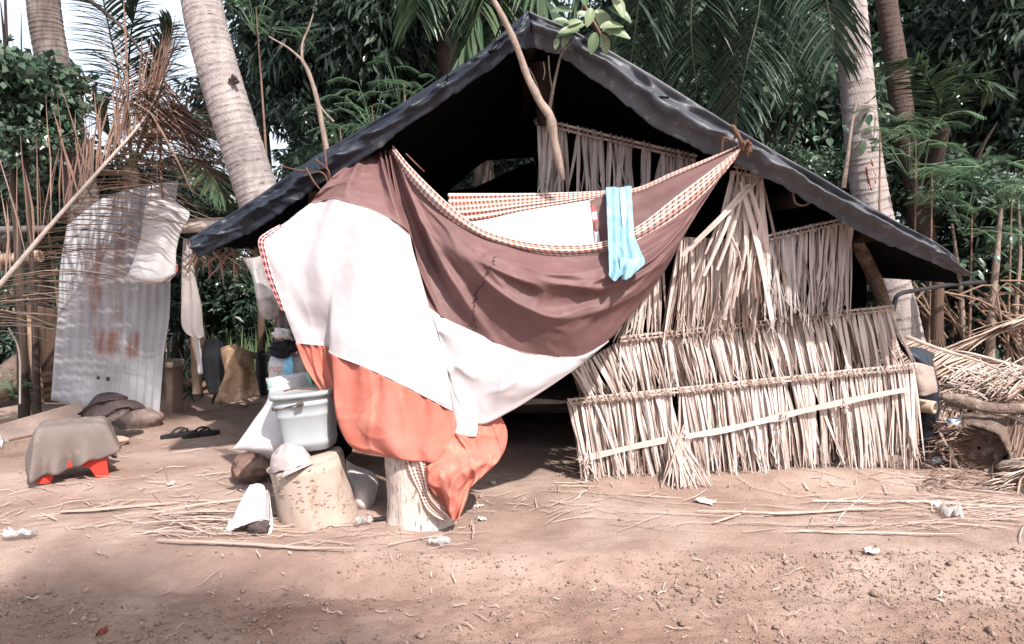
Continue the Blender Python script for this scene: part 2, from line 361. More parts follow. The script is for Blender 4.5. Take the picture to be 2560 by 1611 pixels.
def strip3(mb, path, w, side, rnd=0, fold=.25, nrm=None):
    """leaf blade: three verts per row, folded along the middle; w list of widths"""
    rows = []
    for i, p in enumerate(path):
        t = (path[min(i+1, len(path)-1)] - path[max(i-1, 0)]).normalized()
        s_ = (side - t*side.dot(t)).normalized(); n_ = t.cross(s_)
        rows.append([p - s_*w[i]/2, p + n_*w[i]*fold, p + s_*w[i]/2])
    mb.quad_strip(rows, rnd)
def leaflet(mb, p, d, L, w, droop, rnd, segs=4, side=None, fold=.2, curl=0):
    d = d.normalized(); path = [p]; ds = d.copy()
    for k in range(segs):
        ds = (ds + Vector((0,0,-droop/segs)) + Vector((rn(-1,1), rn(-1,1), rn(-1,1)))*curl/segs).normalized()
        path.append(path[-1] + ds*L/segs)
    ws = [w*x for x in (([.45, 1, .95, .65, .06] if segs == 4 else [.5, 1, .7, .06]))]
    side = side or d.cross(Vector((rn(-.3,.3), rn(-.3,.3), 1))).normalized()
    strip3(mb, path, ws, side, rnd, fold)
def frond(mb, path, n, L, droop, w=.03, rr=.02, ang=.6, rib=1, sides=None, rnd=(0,1), curl=.1, t0=.12, mi=0, taper=True, lj=.15):
    """palm frond along a path of world points; leaflets both sides, rachis tube"""
    c = spl(path, n)
    mb.tube(c[::max(1, n//14)] + ([c[-1]] if n % max(1, n//14) else []), [rr*(1-.8*i/(len(c[::max(1, n//14)]))) for i in range(len(c[::max(1, n//14)])+(1 if n % max(1, n//14) else 0))], 6, rib, mi=1)
    for i in range(n):
        t = i/n
        if t < t0: continue
        T = (c[i+1]-c[i]).normalized(); S0 = T.cross(Vector((0,0,1)))
        if S0.length < .2: S0 = T.cross(Vector((0,1,0)))
        S0.normalize()
        prof = math.sin(math.pi*min(1, (.18+.82*(t-t0)/(1-t0))*.9))**.6 if taper else 1
        for k, sg in enumerate((-1, 1)):
            sd = sides[k](t) if sides else S0*sg
            d = sd*math.cos(ang) + T*math.sin(ang) + Vector((rn(-1,1), rn(-1,1), rn(-1,1)))*lj
            leaflet(mb, c[i] + (c[i+1]-c[i])*rn(0,1), d, L*prof*rn(.8,1.1), w*rn(.7,1.2), droop*rn(.6,1.3), rn(*rnd), curl=curl)

def leaf_cloud(n, blobs, L, Wd, droop=.5, shell=.55, jitter=.3, seed=1, clump=3):
    """numpy leaves inside ellipsoid blobs: returns verts, quads, rnd"""
    rg = np.random.default_rng(seed); b = np.array(blobs, float); vol = b[:,3]*b[:,4]*b[:,5]; pr = vol**.75/np.sum(vol**.75)
    nc = n//clump; idx = rg.choice(len(b), nc, p=pr)
    d = rg.normal(size=(nc,3)); d /= np.linalg.norm(d,axis=1)[:,None]
    r = (shell + (1-shell)*rg.random(nc))[:,None]*(1+jitter*rg.normal(size=(nc,1))*.35)
    cen = b[idx,:3] + d*r*b[idx,3:6]
    cen = np.repeat(cen, clump, 0); dd = np.repeat(d, clump, 0)
    ld = dd*.6 + rg.normal(size=cen.shape)*.75; ld[:,2] -= droop; ld /= np.linalg.norm(ld,axis=1)[:,None]
    cen = cen + rg.normal(size=cen.shape)*L*.25
    sd = np.cross(ld, rg.normal(size=cen.shape)); sd /= np.linalg.norm(sd,axis=1)[:,None]
    nn = np.cross(ld, sd); l = (L*rg.uniform(.65,1.25,len(cen)))[:,None]; w = (Wd*rg.uniform(.7,1.2,len(cen)))[:,None]
    v = np.stack([cen, cen+ld*l*.42+sd*w/2+nn*w*.18, cen+ld*l-np.array([0,0,1])*l*.12, cen+ld*l*.42-sd*w/2+nn*w*.18], 1).reshape(-1,3)
    f = np.arange(len(v)).reshape(-1,4)
    return v, f, np.repeat(np.clip(rg.normal(.3,.3,nc),0,1), clump)
def np_mesh(name, v, f, r, m):
    me = bpy.data.meshes.new(name); me.vertices.add(len(v)); me.vertices.foreach_set('co', v.astype(np.float32).ravel())
    me.loops.add(f.size); me.loops.foreach_set('vertex_index', f.astype(np.int32).ravel())
    me.polygons.add(len(f)); me.polygons.foreach_set('loop_start', np.arange(0, f.size, f.shape[1], dtype=np.int32))
    me.attributes.new('rnd','FLOAT','FACE').data.foreach_set('value', r.astype(np.float32))
    me.materials.append(m); me.update(calc_edges=True); me.validate(); return me
def link(name, me, parent=None, loc=None):
    o = bpy.data.objects.new(name, me); COL.objects.link(o)
    if parent: o.parent = parent
    if loc is not None: o.location = loc
    return o

# ================================================================ GROUND
def ground():
    xs = sorted(set([-90,-60,-40,-25,-15,-10,-7,-5.4,-4.6] + [round(-4+.026*i,3) for i in range(int(8/.026))] + [4.1,4.7,5.5,7,10,15,25,40,60,90]))
    ys = sorted(set([-60,-30,-12,-5,-2,0,1,1.7,2.2] + [round(2.5+.017*i,3) for i in range(int(1.5/.017))] + [round(4.02+.03*i,3) for i in range(int(3.4/.03))] + [7.6,8,8.5,9.2,10,11,13,16,20,28,40,60,100]))
    v = []; 
    for y in ys:
        for x in xs: v.append((x, y, gz(x, y)))
    n = len(xs); f = [(j*n+i, j*n+i+1, (j+1)*n+i+1, (j+1)*n+i) for j in range(len(ys)-1) for i in range(n-1)]
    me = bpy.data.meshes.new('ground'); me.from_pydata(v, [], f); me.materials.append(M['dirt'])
    me.polygons.foreach_set('use_smooth', [True]*len(f)); o = link('ground', me); o['kind'] = 'structure'
    o['label'] = 'pinkish brown bare earth with a rough road edge in front'
ground()
def clods():
    rg = random.Random(3); v = []; f = []; r = []
    tet = [(1,0,0),(-1,0,0),(0,1,0),(0,-1,0),(0,0,1),(0,0,-1)]; tf = [(0,2,4),(2,1,4),(1,3,4),(3,0,4),(2,0,5),(1,2,5),(3,1,5),(0,3,5)]
    for k in range(52000):
        y = rg.uniform(2.6, 3.75) if k < 47000 else rg.uniform(3.6, 6.6); x = rg.uniform(-2.9, 2.9)*(y/3.4 if y > 3.4 else 1)
        dens = .46 + .9*mn.noise(Vector((x*1.1, y*2.4, 4))) + .5*(3.3-y) + .12*x
        if k < 47000 and rg.random() > dens: continue
        s = min(.03, .0025*math.exp(rg.gauss(.25,.62))); 
        if k >= 47000: s *= .7
        b = len(v); a = rg.uniform(0,6.3); ca, sa = math.cos(a), math.sin(a); z0 = gz(x,y)
        for p in tet:
            q = [c*s*rg.uniform(.6,1.3) + rg.uniform(-.3,.3)*s for c in p]
            v.append((x+q[0]*ca-q[1]*sa, y+q[0]*sa+q[1]*ca, z0+q[2]*.65+s*.25))
        for t in tf: f.append(tuple(b+i for i in t)); 
        r += [max(0, min(1, rg.gauss(.3,.35)))]*8
    o = link('gravel', np_mesh('gravel', np.array(v), np.array(f), np.array(r), M['clod'])); tag(o, 'crumbled earth clods and gravel strewn over the road', 'gravel', kind='stuff')
clods()

# ================================================================ HUT
YL, YR = 4.96, 5.16       # front wall depth at its left and right ends
def YW(px): return YL + (YR-YL)*(px-1420)/(2285-1420)
HB = Vector((.9, 5.0, 0)); hut = thing('hut', 'makeshift gabled hut roofed with black tarp and walled with dry palm thatch', 'hut', HB)
OUT_L = [(1320,28),(1268,72),(1215,120),(1120,185),(1000,262),(900,325),(800,385),(700,452),(650,488),(610,515),(560,545),(515,572),(476,596)]
INN_L = [(1338,118),(1285,128),(1215,182),(1130,240),(1040,300),(950,368),(870,422),(790,468),(735,508),(680,548),(620,585),(560,612),(496,645)]
OUT_R = [(1320,28),(1412,66),(1490,108),(1590,165),(1690,226),(1790,290),(1880,345),(1960,392),(2060,448),(2150,503),(2240,553),(2330,600),(2385,640),(2412,686)]
INN_R = [(1338,118),(1400,142),(1480,196),(1560,258),(1640,318),(1730,366),(1820,402),(1900,440),(1990,484),(2080,540),(2160,585),(2240,620),(2310,648),(2411,690)]
def YF(px): return 4.62 + (.12*(px-1320)/1090 if px > 1320 else .10*(1320-px)/850)
def roof():
    for nm, O, I, m in (('roof_tarp', OUT_L, INN_L, M['tarp']), ('roof_tarp', OUT_R, INN_R, M['tarp_dusty_sheen'])):
        mb = MB(); n = 200
        o3 = spl([P(x, y, YF(x)) for x, y in O], n); i3 = spl([P(x, y, YF(x)-.02) for x, y in I], n); i3 = [p + Vector((0, .02*mn.noise(Vector((j*.11,2,3))), .018*mn.noise(Vector((j*.09,1,1))) + .012*mn.noise(Vector((j*.31,5,1))))) for j, p in enumerate(i3)]
        rows = []; K = 22
        for k in range(K+1):
            t = k/K; row = []
            for j in range(n+1):
                p = o3[j].lerp(i3[j], t); b = .022*math.sin(math.pi*t); x = j/n
                rt = .40 + .13*mn.noise(Vector((x*6, 1.5, len(O)))); w = .075*math.exp(-((t-rt-.08)/.16)**2) - .06*math.exp(-((t-rt+.24)/.15)**2)
                w = w*(1 if O is OUT_R else .35) + .022*mn.noise(Vector((x*9, t*1.5, 4))) + .012*mn.noise(Vector((x*30, t*4, 2))) + .045*(1-abs(mn.noise(Vector((x*8+t*1.9, t*1.4-x*6, 6)))))**8 + .007*(1-abs(mn.noise(Vector((x*26-t*4, t*3, 9)))))**5 - .008
                p = p + Vector((0, -b - w*math.sin(math.pi*min(1, t*1.2+.05)), 0))
                row.append(p)
            rows.append(row)
        # inner hem turned back under the rafter
        rows.append([i3[j] + Vector((0, .06, .02)) for j in range(n+1)])
        back = []
        for k, Yb in enumerate((7.6, 7.0, 6.3, 5.6, 5.0)):
            back.append([Vector((o3[j].x, Yb, o3[j].z + .02*nz3(Vector((o3[j].x, Yb, 0)), 3))) for j in range(n+1)])
        mb.quad_strip(back + rows, 0)
        mb.build(nm, m, hut, thick=.004)
    # tears and patches on the tarp hem
    mb = MB()
    for cx, cy, w, h, a in ((1660,244,24,5,.05),(1118,195,4,16,.1),(1232,128,22,7,-.3),(1248,72,4,44,.35),(2160,531,16,5,.6)):
        mb = MB(); c = P(cx, cy, YF(cx)-.085); w *= YF(cx)/F; h *= YF(cx)/F
        ax = (Vector((math.cos(a),0,-math.sin(a))), Vector((0,1,0)), Vector((math.sin(a),0,math.cos(a))))
        mb.box(c, w, .006, h, ax); mb.build('tarp_mend', M['black_sheet'], hut)
    # frame
    for O in (OUT_L, OUT_R):
        mb = MB(); mb.tube([P(x, y+44, YF(x)+.09) for x, y in O[:-2]], .03, 8); mb.build('rafter', M['shaded_wood'], hut)
    a = P(1330, 90, 4.75); mb = MB(); mb.tube([a, a+Vector((0,2.8,0))], .04, 8); mb.build('ridge_pole', M['shaded_wood'], hut)
    # hollow bamboo purlin end
    c = P(2008, 490, 4.78); mb = MB(); r0, r1 = .062, .052
    ring = lambda y, r: [c + Vector((r*math.cos(q)*(1+.05*math.sin(3*q)), y + .008*math.sin(5*q+1), r*math.sin(q))) for q in [2*math.pi*k/22 for k in range(22)]]
    mb.quad_strip([ring(2.5, r0), ring(.012, r0)], 1, close=True); mb.quad_strip([ring(.012, r0), ring(0, r0), ring(0, r1), ring(.03, r1)], 0, close=True); mb.quad_strip([ring(.03, r1), ring(.5, r1)], 1, close=True); mb.build('bamboo_purlin', M['purlin'], hut)  # near-black side and bore hold the roof shade, end ring stays pale
    mb = MB(); c = P(2165, 590, 5.0); mb.tube([c+Vector((-.05,.5,.0)), c+Vector((.02,0,.01))], .05, 10, wob=.3); mb.build('beam', M['shaded_wood'], hut)
    for (a, b, r) in ((P(2140,600,5.45), P(2225,800,5.5), .048), (P(792,480,4.95), P(792,1190,5.0), .05)):
        mb = MB(); mb.tube(spl([a, (a+b)/2+Vector((.015,0,0)), b], 6), r, 10, wob=.15); mb.build('post', M['old_wood'], hut)
    # king post under the ridge
    a = P(1352, 150, 5.0); b = P(1368, 310, 5.15); mb = MB(); mb.tube([a, b], .06, 8, wob=.1); mb.build('post', M['shaded_wood'], hut)
    # dark sheeting inside: lining added under the tarp to keep the interior dark, gable-shaped back wall with a gap, side walls, platform
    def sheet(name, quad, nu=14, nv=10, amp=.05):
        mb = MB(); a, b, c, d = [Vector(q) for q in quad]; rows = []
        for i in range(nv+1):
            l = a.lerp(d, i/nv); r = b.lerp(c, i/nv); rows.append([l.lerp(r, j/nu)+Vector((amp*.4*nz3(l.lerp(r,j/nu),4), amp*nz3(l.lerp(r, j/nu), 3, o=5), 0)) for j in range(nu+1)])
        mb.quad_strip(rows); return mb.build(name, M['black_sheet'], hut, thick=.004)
    xl, xr = -1.18, 2.62; yb = 7.45
    prof = [P(x, y, YF(x)) for x, y in OUT_L[::-1] + OUT_R[1:]]
    def rz_(x):
        for p, q in zip(prof, prof[1:]):
            if p.x <= x <= q.x: return p.z + (q.z-p.z)*(x-p.x)/(q.x-p.x)
        return 1.2
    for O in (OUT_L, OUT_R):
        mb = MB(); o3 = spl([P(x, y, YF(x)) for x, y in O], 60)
        mb.quad_strip([[p + Vector((0, Yb, -.05-.03*nz3(Vector((p.x, Yb*2, 0)), 2.5))) for p in o3] for Yb in (.05, .5, 1, 1.6, 2.2, 2.9)]); mb.build('shade_lining', M['black_sheet'], hut, thick=.004)  # sheet added to darken the inside of the roof
    def interp(x, t):
        for p, q in zip(t, t[1:]):
            if p[0] <= x <= q[0]: return p[1] + (q[1]-p[1])*(x-p[0])/(q[0]-p[0])
        return None
    top = []; mid_u = []; mid_l = []; bot = []
    for i in range(81):
        x = xl + (xr-xl)*i/80; px = 1280 + x/yb*F; zt = rz_(x)-.03
        u_ = interp(px, ((1128,476),(1180,428),(1215,402),(1338,393),(1342,396))); l_ = interp(px, ((1128,477),(1185,470),(1250,440),(1338,400),(1342,397)))
        if u_ is None: zu = zl = min(zt, P(px, 440, yb).z)
        else: zu, zl = P(px, u_, yb).z, P(px, l_, yb).z
        top.append(Vector((x, yb+.02, zt))); mid_u.append(Vector((x, yb, min(zu, zt)))); mid_l.append(Vector((x, yb, min(zl, zt)))); bot.append(Vector((x, yb, 0)))
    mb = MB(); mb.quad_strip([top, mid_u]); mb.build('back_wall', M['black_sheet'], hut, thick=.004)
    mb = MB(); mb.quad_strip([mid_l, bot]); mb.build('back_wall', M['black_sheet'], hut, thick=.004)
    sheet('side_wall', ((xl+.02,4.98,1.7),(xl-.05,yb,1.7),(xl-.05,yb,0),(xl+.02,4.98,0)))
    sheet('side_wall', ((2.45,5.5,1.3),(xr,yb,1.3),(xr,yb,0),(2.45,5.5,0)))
    mb = MB(); mb.box(((xl+xr)/2, 6.55, .32), xr-xl-.3, 1.7, .05); mb.build('sleeping_platform', M['shaded_wood'], hut)
roof()

def thatch(A, B, C, D, n, w=(.022,.036), m='straw', lj=.12, layers=2, jit=.05, rail=.026, depth=.05, wraps=True, clip=0, ribw=None, name='thatch_panel', long=None, rb='rib', t_first=0, gaps=(), split=.35):
    """palm leaf panel: rail A-B, leaflets hanging towards C-D (all world points)"""
    mb = MB()
    for ly in range(layers):
        for i in range(n):
            u = (i + rn(-.3,.3) + .5*(ly % 2))/n
            if u < 0 or u > 1: continue
            if any(g0 < u < g1 for g0, g1 in gaps): continue
            a = A.lerp(B, u); e = C.lerp(D, u) + Vector((rn(-1,1)*jit + (rn(-1,1)*.12 if random.random() < .13 else 0), rn(-.02,.02), rn(-1,1)*lj*.3))
            e = a + (e-a)*rn(1-lj, 1+lj*.35)
            off = Vector((0, ly*depth*.45 + rn(0,.02) - .012, 0)); a = a + off + Vector((0,0,-.006)); e = e + off*rn(.6,1.4) + Vector((0,rn(-.03,.03),0))
            mid = a.lerp(e, rn(.35,.6)) + Vector((rn(-1,1)*.014, -rn(0,.022), 0))
            w0 = rn(*w); path = spl([a, mid, e], 6)
            ws = [w0*x for x in (.5,.85,1,.95,.8,.6,.35)]
            yaw = rn(-.9,.9)+(0 if random.random() < .7 else rn(-.8,.8)); side = Vector((math.cos(yaw), math.sin(yaw), 0))
            rv = max(0, min(1, random.gauss(.06 + .40*ly, .16 + .10*ly)))  # rear layers browner: shade between the leaflets put into their colour
            strip3(mb, path, ws, side, rv, random.choice((-.35,.35,.2,-.15)))
            if random.random() < split:     # a split blade end
                q = path[3:]; q = [p + Vector((.012*k*random.choice((-1,1)), -.004, -.01*k)) for k, p in enumerate(q)]
                strip3(mb, q, [w0*.4, w0*.4, w0*.3, w0*.12], side, min(1, rv+.15), .3)
    o = mb.build(name, M[m], hut, smooth=False)
    if rail:
        mb = MB(); ax = (B-A).normalized(); up = Vector((0,0,1)); up = (up-ax*up.dot(ax)).normalized(); yy = ax.cross(up)
        for k, (dz, th) in enumerate(((.012,.55),(-.012,.5))):
            N = 14; pth = [A.lerp(B, i/N) + up*(rail*dz/.026 + .004*nz3(A.lerp(B,i/N),5,o=k*3)) - Vector((0, .028,0)) for i in range(N+1)]
            rows = [[p+up*rail*th*.5-yy*0, p+up*rail*th*.35+Vector((0,-.012,0)), p-up*rail*th*.35+Vector((0,-.012,0)), p-up*rail*th*.5] for p in pth]
            mb.quad_strip(rows, .05+.25*k)
        if wraps:
            for i in range(int(n*.5)):
                u = (i+.5+rn(-.25,.25))/(n*.5); c = A.lerp(B, u) + Vector((0,-.046,0))
                if any(g0 < u < g1 for g0, g1 in gaps): continue
                s0 = up*rail*.95; l = rn(.006,.013)
                mb.quad_strip([[c+s0-ax*(l*.9+.010), c+s0+ax*(l*.3-.010)], [c-s0*.2+Vector((0,-.006,0))-ax*(l*.5), c-s0*.2+Vector((0,-.006,0))+ax*l*.6], [c-s0*1.1-ax*(l*.5-.012), c-s0*1.1+ax*(l*.5+.012)]], rn(.3,1))
        mb.build('panel_rib', M[rb], o, smooth=False)
    return o
def PW(px, py, dy=0): return P(px, py, YW(px)+dy)
# lower panel, middle panel
p1 = thatch(PW(1418,1003), PW(2288,913), PW(1462,1224,-.10), PW(2304,1168,-.04), 124, lj=.17, jit=.05, w=(.012,.034), layers=3, gaps=((.29,.305),(.62,.635),(.745,.76)))
p2 = thatch(PW(1548,848,.08), PW(2228,768,.08), PW(1578,994,.05), PW(2262,928,.05), 92, lj=.07, jit=.03, w=(.014,.036), layers=3, gaps=((.475,.49),(.76,.772)))
thatch(PW(1425,925,.09), PW(1550,850,.09), PW(1470,1004,.06), PW(1600,985,.06), 20, lj=.07, jit=.04, w=(.014,.036), layers=3, rail=0)
# fanned broom of leaflets that pokes out at the bottom
mb = MB()
for i in range(40):
    u = random.gauss(0,.5); a = PW(1690+rn(-22,22), 1070+rn(-10,30), -.05); e = G(1706+u*70, 1232-abs(u)*8+rn(-34,8), .005); e.y = a.y-.22+rn(-.03,.03)
    strip3(mb, spl([a, a.lerp(e,.5)+Vector((0,-.02,.0)), e], 4), [.010,.013,.012,.009,.005], Vector((1,rn(-.6,.6),0)), rn(0,.8), .25)
mb.build('leaf_broom', M['straw'], p1, smooth=False)
# split bamboo slat tied across the lower panel
a = PW(1446,1150,-.075); b = PW(2275,972,-.085); mb = MB(); N = 20; ax = (b-a).normalized(); up = Vector((0,0,1)); up = (up-ax*up.dot(ax)).normalized()
rows = []
for i in range(N+1):
    p = a.lerp(b, i/N) + up*(.008*math.sin(i*.5)) + Vector((0, -.008*math.sin(i*.9), 0)); h = .017*(1 if i < N-1 else .7)+.003*math.sin(i*1.7)
    rows.append([p+up*h+Vector((0,.01,0)), p+up*h+Vector((0,-.006,0)), p-up*h+Vector((0,-.006,0)), p-up*h+Vector((0,.01,0))])
mb.quad_strip(rows, 0, close=True); mb.poly(rows[0][::-1]); mb.poly(rows[-1]); sl_ = mb.build('slat', M['slat'], p1, smooth=False)
for px, py in ((1720,1092),(1957,1043),(2112,1012),(1465,1145)):
    c = PW(px, py, -.098); mb = MB()
    for k in range(9):
        e = c + Vector((rn(-.07,.07)*(1 if k > 3 else .3), rn(-.03,.0), rn(-.10,.05))); mb.tube(spl([c+Vector((rn(-.01,.01),0,.03)), c+Vector((rn(-.02,.02),-.015,-.01)), e], 4), [.004,.004,.003,.003,.002], 5, rn(0,.5))
    mb.build('slat_tie', M['straw'], p1)
# gable panel above the hammock
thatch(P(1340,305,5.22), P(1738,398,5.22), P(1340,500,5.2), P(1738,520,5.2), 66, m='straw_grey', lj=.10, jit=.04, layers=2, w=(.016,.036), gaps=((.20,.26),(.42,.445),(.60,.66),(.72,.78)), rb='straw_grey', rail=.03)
mb = MB(); mb.tube([P(1335,300,5.24), P(1740,393,5.24)], .02, 7, wob=.2); mb.build('gable_batten', M['old_wood'], hut)
# upper right panel in the shade of the eave
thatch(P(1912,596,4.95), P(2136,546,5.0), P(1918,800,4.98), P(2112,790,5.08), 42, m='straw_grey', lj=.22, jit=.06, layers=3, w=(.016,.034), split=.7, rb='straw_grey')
# short rail with long loose leaflets in front of it
thatch(P(1828,424,4.884), P(1910,440,4.898), P(1800,640,4.870), P(1918,760,4.884), 13, m='straw', lj=.25, jit=.12, layers=2, w=(.022,.042), split=.6, rail=.03)
mb = MB()
for a, e, w in ((P(1895,450,4.828),P(1705,640,4.814),.036),(P(1870,462,4.828),P(1725,628,4.800),.028),(P(1850,470,4.842),P(1760,690,4.828),.022),(P(1860,470,4.842),P(1793,676,4.828),.022),
                (P(1852,455,4.814),P(1930,800,4.940),.042),(P(1872,460,4.828),P(1925,700,4.940),.03),(P(1832,520,4.863),P(1812,800,4.968),.03),(P(1905,450,4.877),P(1890,640,4.877),.03),(P(1900,455,4.877),P(1902,600,4.877),.026)):
    strip3(mb, spl([a, a.lerp(e,.5)+Vector((.01,-.02,.01)), e], 6), [w*x for x in (.6,.9,1,1,.95,.9,.8)], Vector((1,rn(-.5,.5),.3)), rn(0,.2), .15)
mb.build('loose_leaflet', M['straw'], hut, smooth=False)
# ragged leaflets filling between hammock and middle panel
thatch(P(1696,590,4.99), P(1930,600,4.99), P(1672,850,5.06), P(1935,820,5.09), 54, m='straw', lj=.22, jit=.07, layers=3, w=(.014,.034), split=.7, gaps=((.0,.03),), rail=0)
thatch(P(1590,700,5.05), P(1660,640,5.05), P(1530,870,5.08), P(1650,850,5.08), 24, m='straw', lj=.25, jit=.07, layers=2, w=(.012,.028), rail=0)

# things lodged on the middle rail
mb = MB(); blob(mb, P(1785,806,5.16), .085, .05, .035, 12, .7, 3, 2); tag(mb.build('plastic_bag', M['clear'], origin=P(1785,806,5.16)), 'crumpled clear plastic bag stuck on the middle rail of the thatch wall', 'plastic bag')
mb = MB(); blob(mb, P(1952,787,5.2), .06, .05, .035, 12, .5, 4, 5); tag(mb.build('plastic_bag', M['rust_stain'], origin=P(1952,787,5.2)), 'red plastic bag tucked behind the upper thatch wall', 'plastic bag')

# ================================================================ HAMMOCK
ham = thing('hammock', 'brown, white and orange striped hammock slung under the tarp roof with plaid hems', 'hammock', (0, 4.3, 0))
def dwhite(u, v, p): return .018*nz3(p,3,1,1,.35) + .020*math.sin(u*21+1.2*math.sin(v*3))*(.3+.7*(1-v)) + .012*nz3(p, 9, 1,1,.25, 4) + .010*ridge(p,3,.35,6) + .002*nz3(p,25)
A_ROWS = [
 [(773,512,4.44),(800,503,4.42),(836,497,4.39),(866,505,4.37),(920,520,4.34),(976,548,4.33),(1026,588,4.345)],
 [(722,552,4.43),(770,560,4.39),(815,570,4.345),(850,578,4.325),(920,590,4.285),(980,605,4.28),(1034,628,4.33)],
 [(662,604,4.41),(740,640,4.36),(802,660,4.31),(846,668,4.28),(920,675,4.245),(990,680,4.235),(1049,682,4.30)],
 [(688,691,4.40),(750,740,4.345),(814,755,4.31),(838,760,4.25),(920,768,4.205),(1000,770,4.19),(1069,755,4.27)],
 [(712,776,4.38),(765,800,4.36),(823,815,4.34),(830,822,4.225),(918,845,4.17),(1005,850,4.155),(1090,825,4.23)],
 [(727,820,4.375),(778,830,4.36),(825,842,4.345),(830,855,4.215),(917,885,4.16),(1008,910,4.145),(1113,905,4.18)],
 [(741,857,4.37),(790,862,4.36),(826,868,4.35),(830,885,4.21),(917,919,4.15),(1010,965,4.13),(1133,1026,4.15)]]
clothobj('white_panel', M['white_cloth'], A_ROWS, 120, 80, dwhite, ham)
dor = lambda u, v, p: .03*nz3(p,3,1,1,.5,2) + .014*math.sin(u*15+2*math.sin(v*2.5+1))*(.4+.6*math.sin(math.pi*v)) + .012*ridge(p,4,.45,3) + .010*ridge(p,6,1.8,1)*v + .012*math.sin(u*34)*(1-v)**3 + .005*math.sin(u*150+3*math.sin(u*40))*math.exp(-v*16) + .002*nz3(p,20,1,1,.5)
clothobj('orange_panel', M['orange_cloth'], [
 [(741,857,4.37),(790,862,4.36),(829,868,4.35)],[(757,900,4.37),(795,905,4.36),(836,915,4.35)],[(778,940,4.36),(806,948,4.355),(842,955,4.35)],[(806,984,4.36),(822,986,4.355),(846,987,4.35)]], 24, 24, dor, ham)
clothobj('orange_panel', M['orange_cloth'], [
 [(829,884,4.212),(917,919,4.152),(996,958,4.132),(1075,1000,4.135),(1134,1026,4.152)],
 [(835,960,4.20),(915,990,4.135),(996,1025,4.105),(1075,1055,4.105),(1142,1066,4.13)],
 [(843,1035,4.20),(915,1055,4.115),(996,1080,4.08),(1070,1095,4.08),(1133,1098,4.105)],
 [(866,1095,4.20),(930,1110,4.11),(1000,1120,4.06),(1060,1130,4.05),(1112,1135,4.07)],
 [(895,1127,4.20),(950,1136,4.12),(1010,1146,4.07),(1060,1158,4.05),(1098,1165,4.06)],
 [(905,1118,4.27),(955,1128,4.20),(1010,1138,4.15),(1060,1150,4.13),(1095,1158,4.12)]], 80, 60, dor, ham)
clothobj('white_panel', M['white_cloth'], [
 [(1113,905,4.185),(1124,960,4.18),(1150,1010,4.175),(1190,1036,4.185)],
 [(1133,1026,4.15),(1150,1035,4.14),(1172,1048,4.15),(1195,1066,4.17)],
 [(1136,1085,4.125),(1155,1089,4.12),(1174,1092,4.125),(1190,1092,4.145)]], 24, 24, lambda u,v,p: .008*nz3(p,12), ham)
dtail = lambda u, v, p: .022*math.sin(u*13+v*3.5)*(.3+v) + .02*nz3(p,7,1,1,1,2) + .05*ridge(p,5,.5,5) + .02*ridge(p,10,.6,2) - .03
clothobj('orange_panel', M['orange_cloth'], [
 [(1133,1080,4.135),(1163,1084,4.14),(1188,1080,4.165),(1206,1052,4.22),(1252,1040,4.29)],
 [(1118,1118,4.06),(1160,1122,4.09),(1200,1125,4.14),(1236,1100,4.2),(1268,1082,4.28)],
 [(1096,1150,4.05),(1150,1148,4.03),(1200,1150,4.07),(1237,1140,4.13),(1260,1128,4.22)],
 [(1066,1166,4.05),(1110,1180,4.015),(1160,1186,4.0),(1200,1182,4.05),(1222,1177,4.12)],
 [(1074,1215,4.04),(1105,1220,4.0),(1140,1226,3.99),(1165,1222,4.02),(1180,1212,4.08)],
 [(1094,1247,4.04),(1115,1255,4.0),(1140,1258,3.995),(1155,1258,4.01),(1166,1254,4.05)],
 [(1126,1291,4.02),(1132,1296,4.0),(1139,1298,4.0),(1143,1299,4.01),(1147,1297,4.03)]], 60, 60, dtail, ham)
clothobj('plaid_hem', M['plaid_wide'], [
 [(1006,1146,4.09),(1030,1148,4.075),(1064,1157,4.055)],[(1024,1194,4.08),(1044,1192,4.06),(1070,1190,4.045)],[(1040,1222,4.08),(1058,1230,4.055),(1078,1237,4.045)],
 [(1058,1266,4.07),(1076,1266,4.045),(1096,1259,4.03)],[(1080,1290,4.05),(1098,1286,4.03),(1122,1284,4.015)],[(1110,1303,4.03),(1120,1299,4.015),(1131,1296,4.005)]], 60, 12, lambda u,v,p: .012*math.sin(v*9), ham, transpose=True)
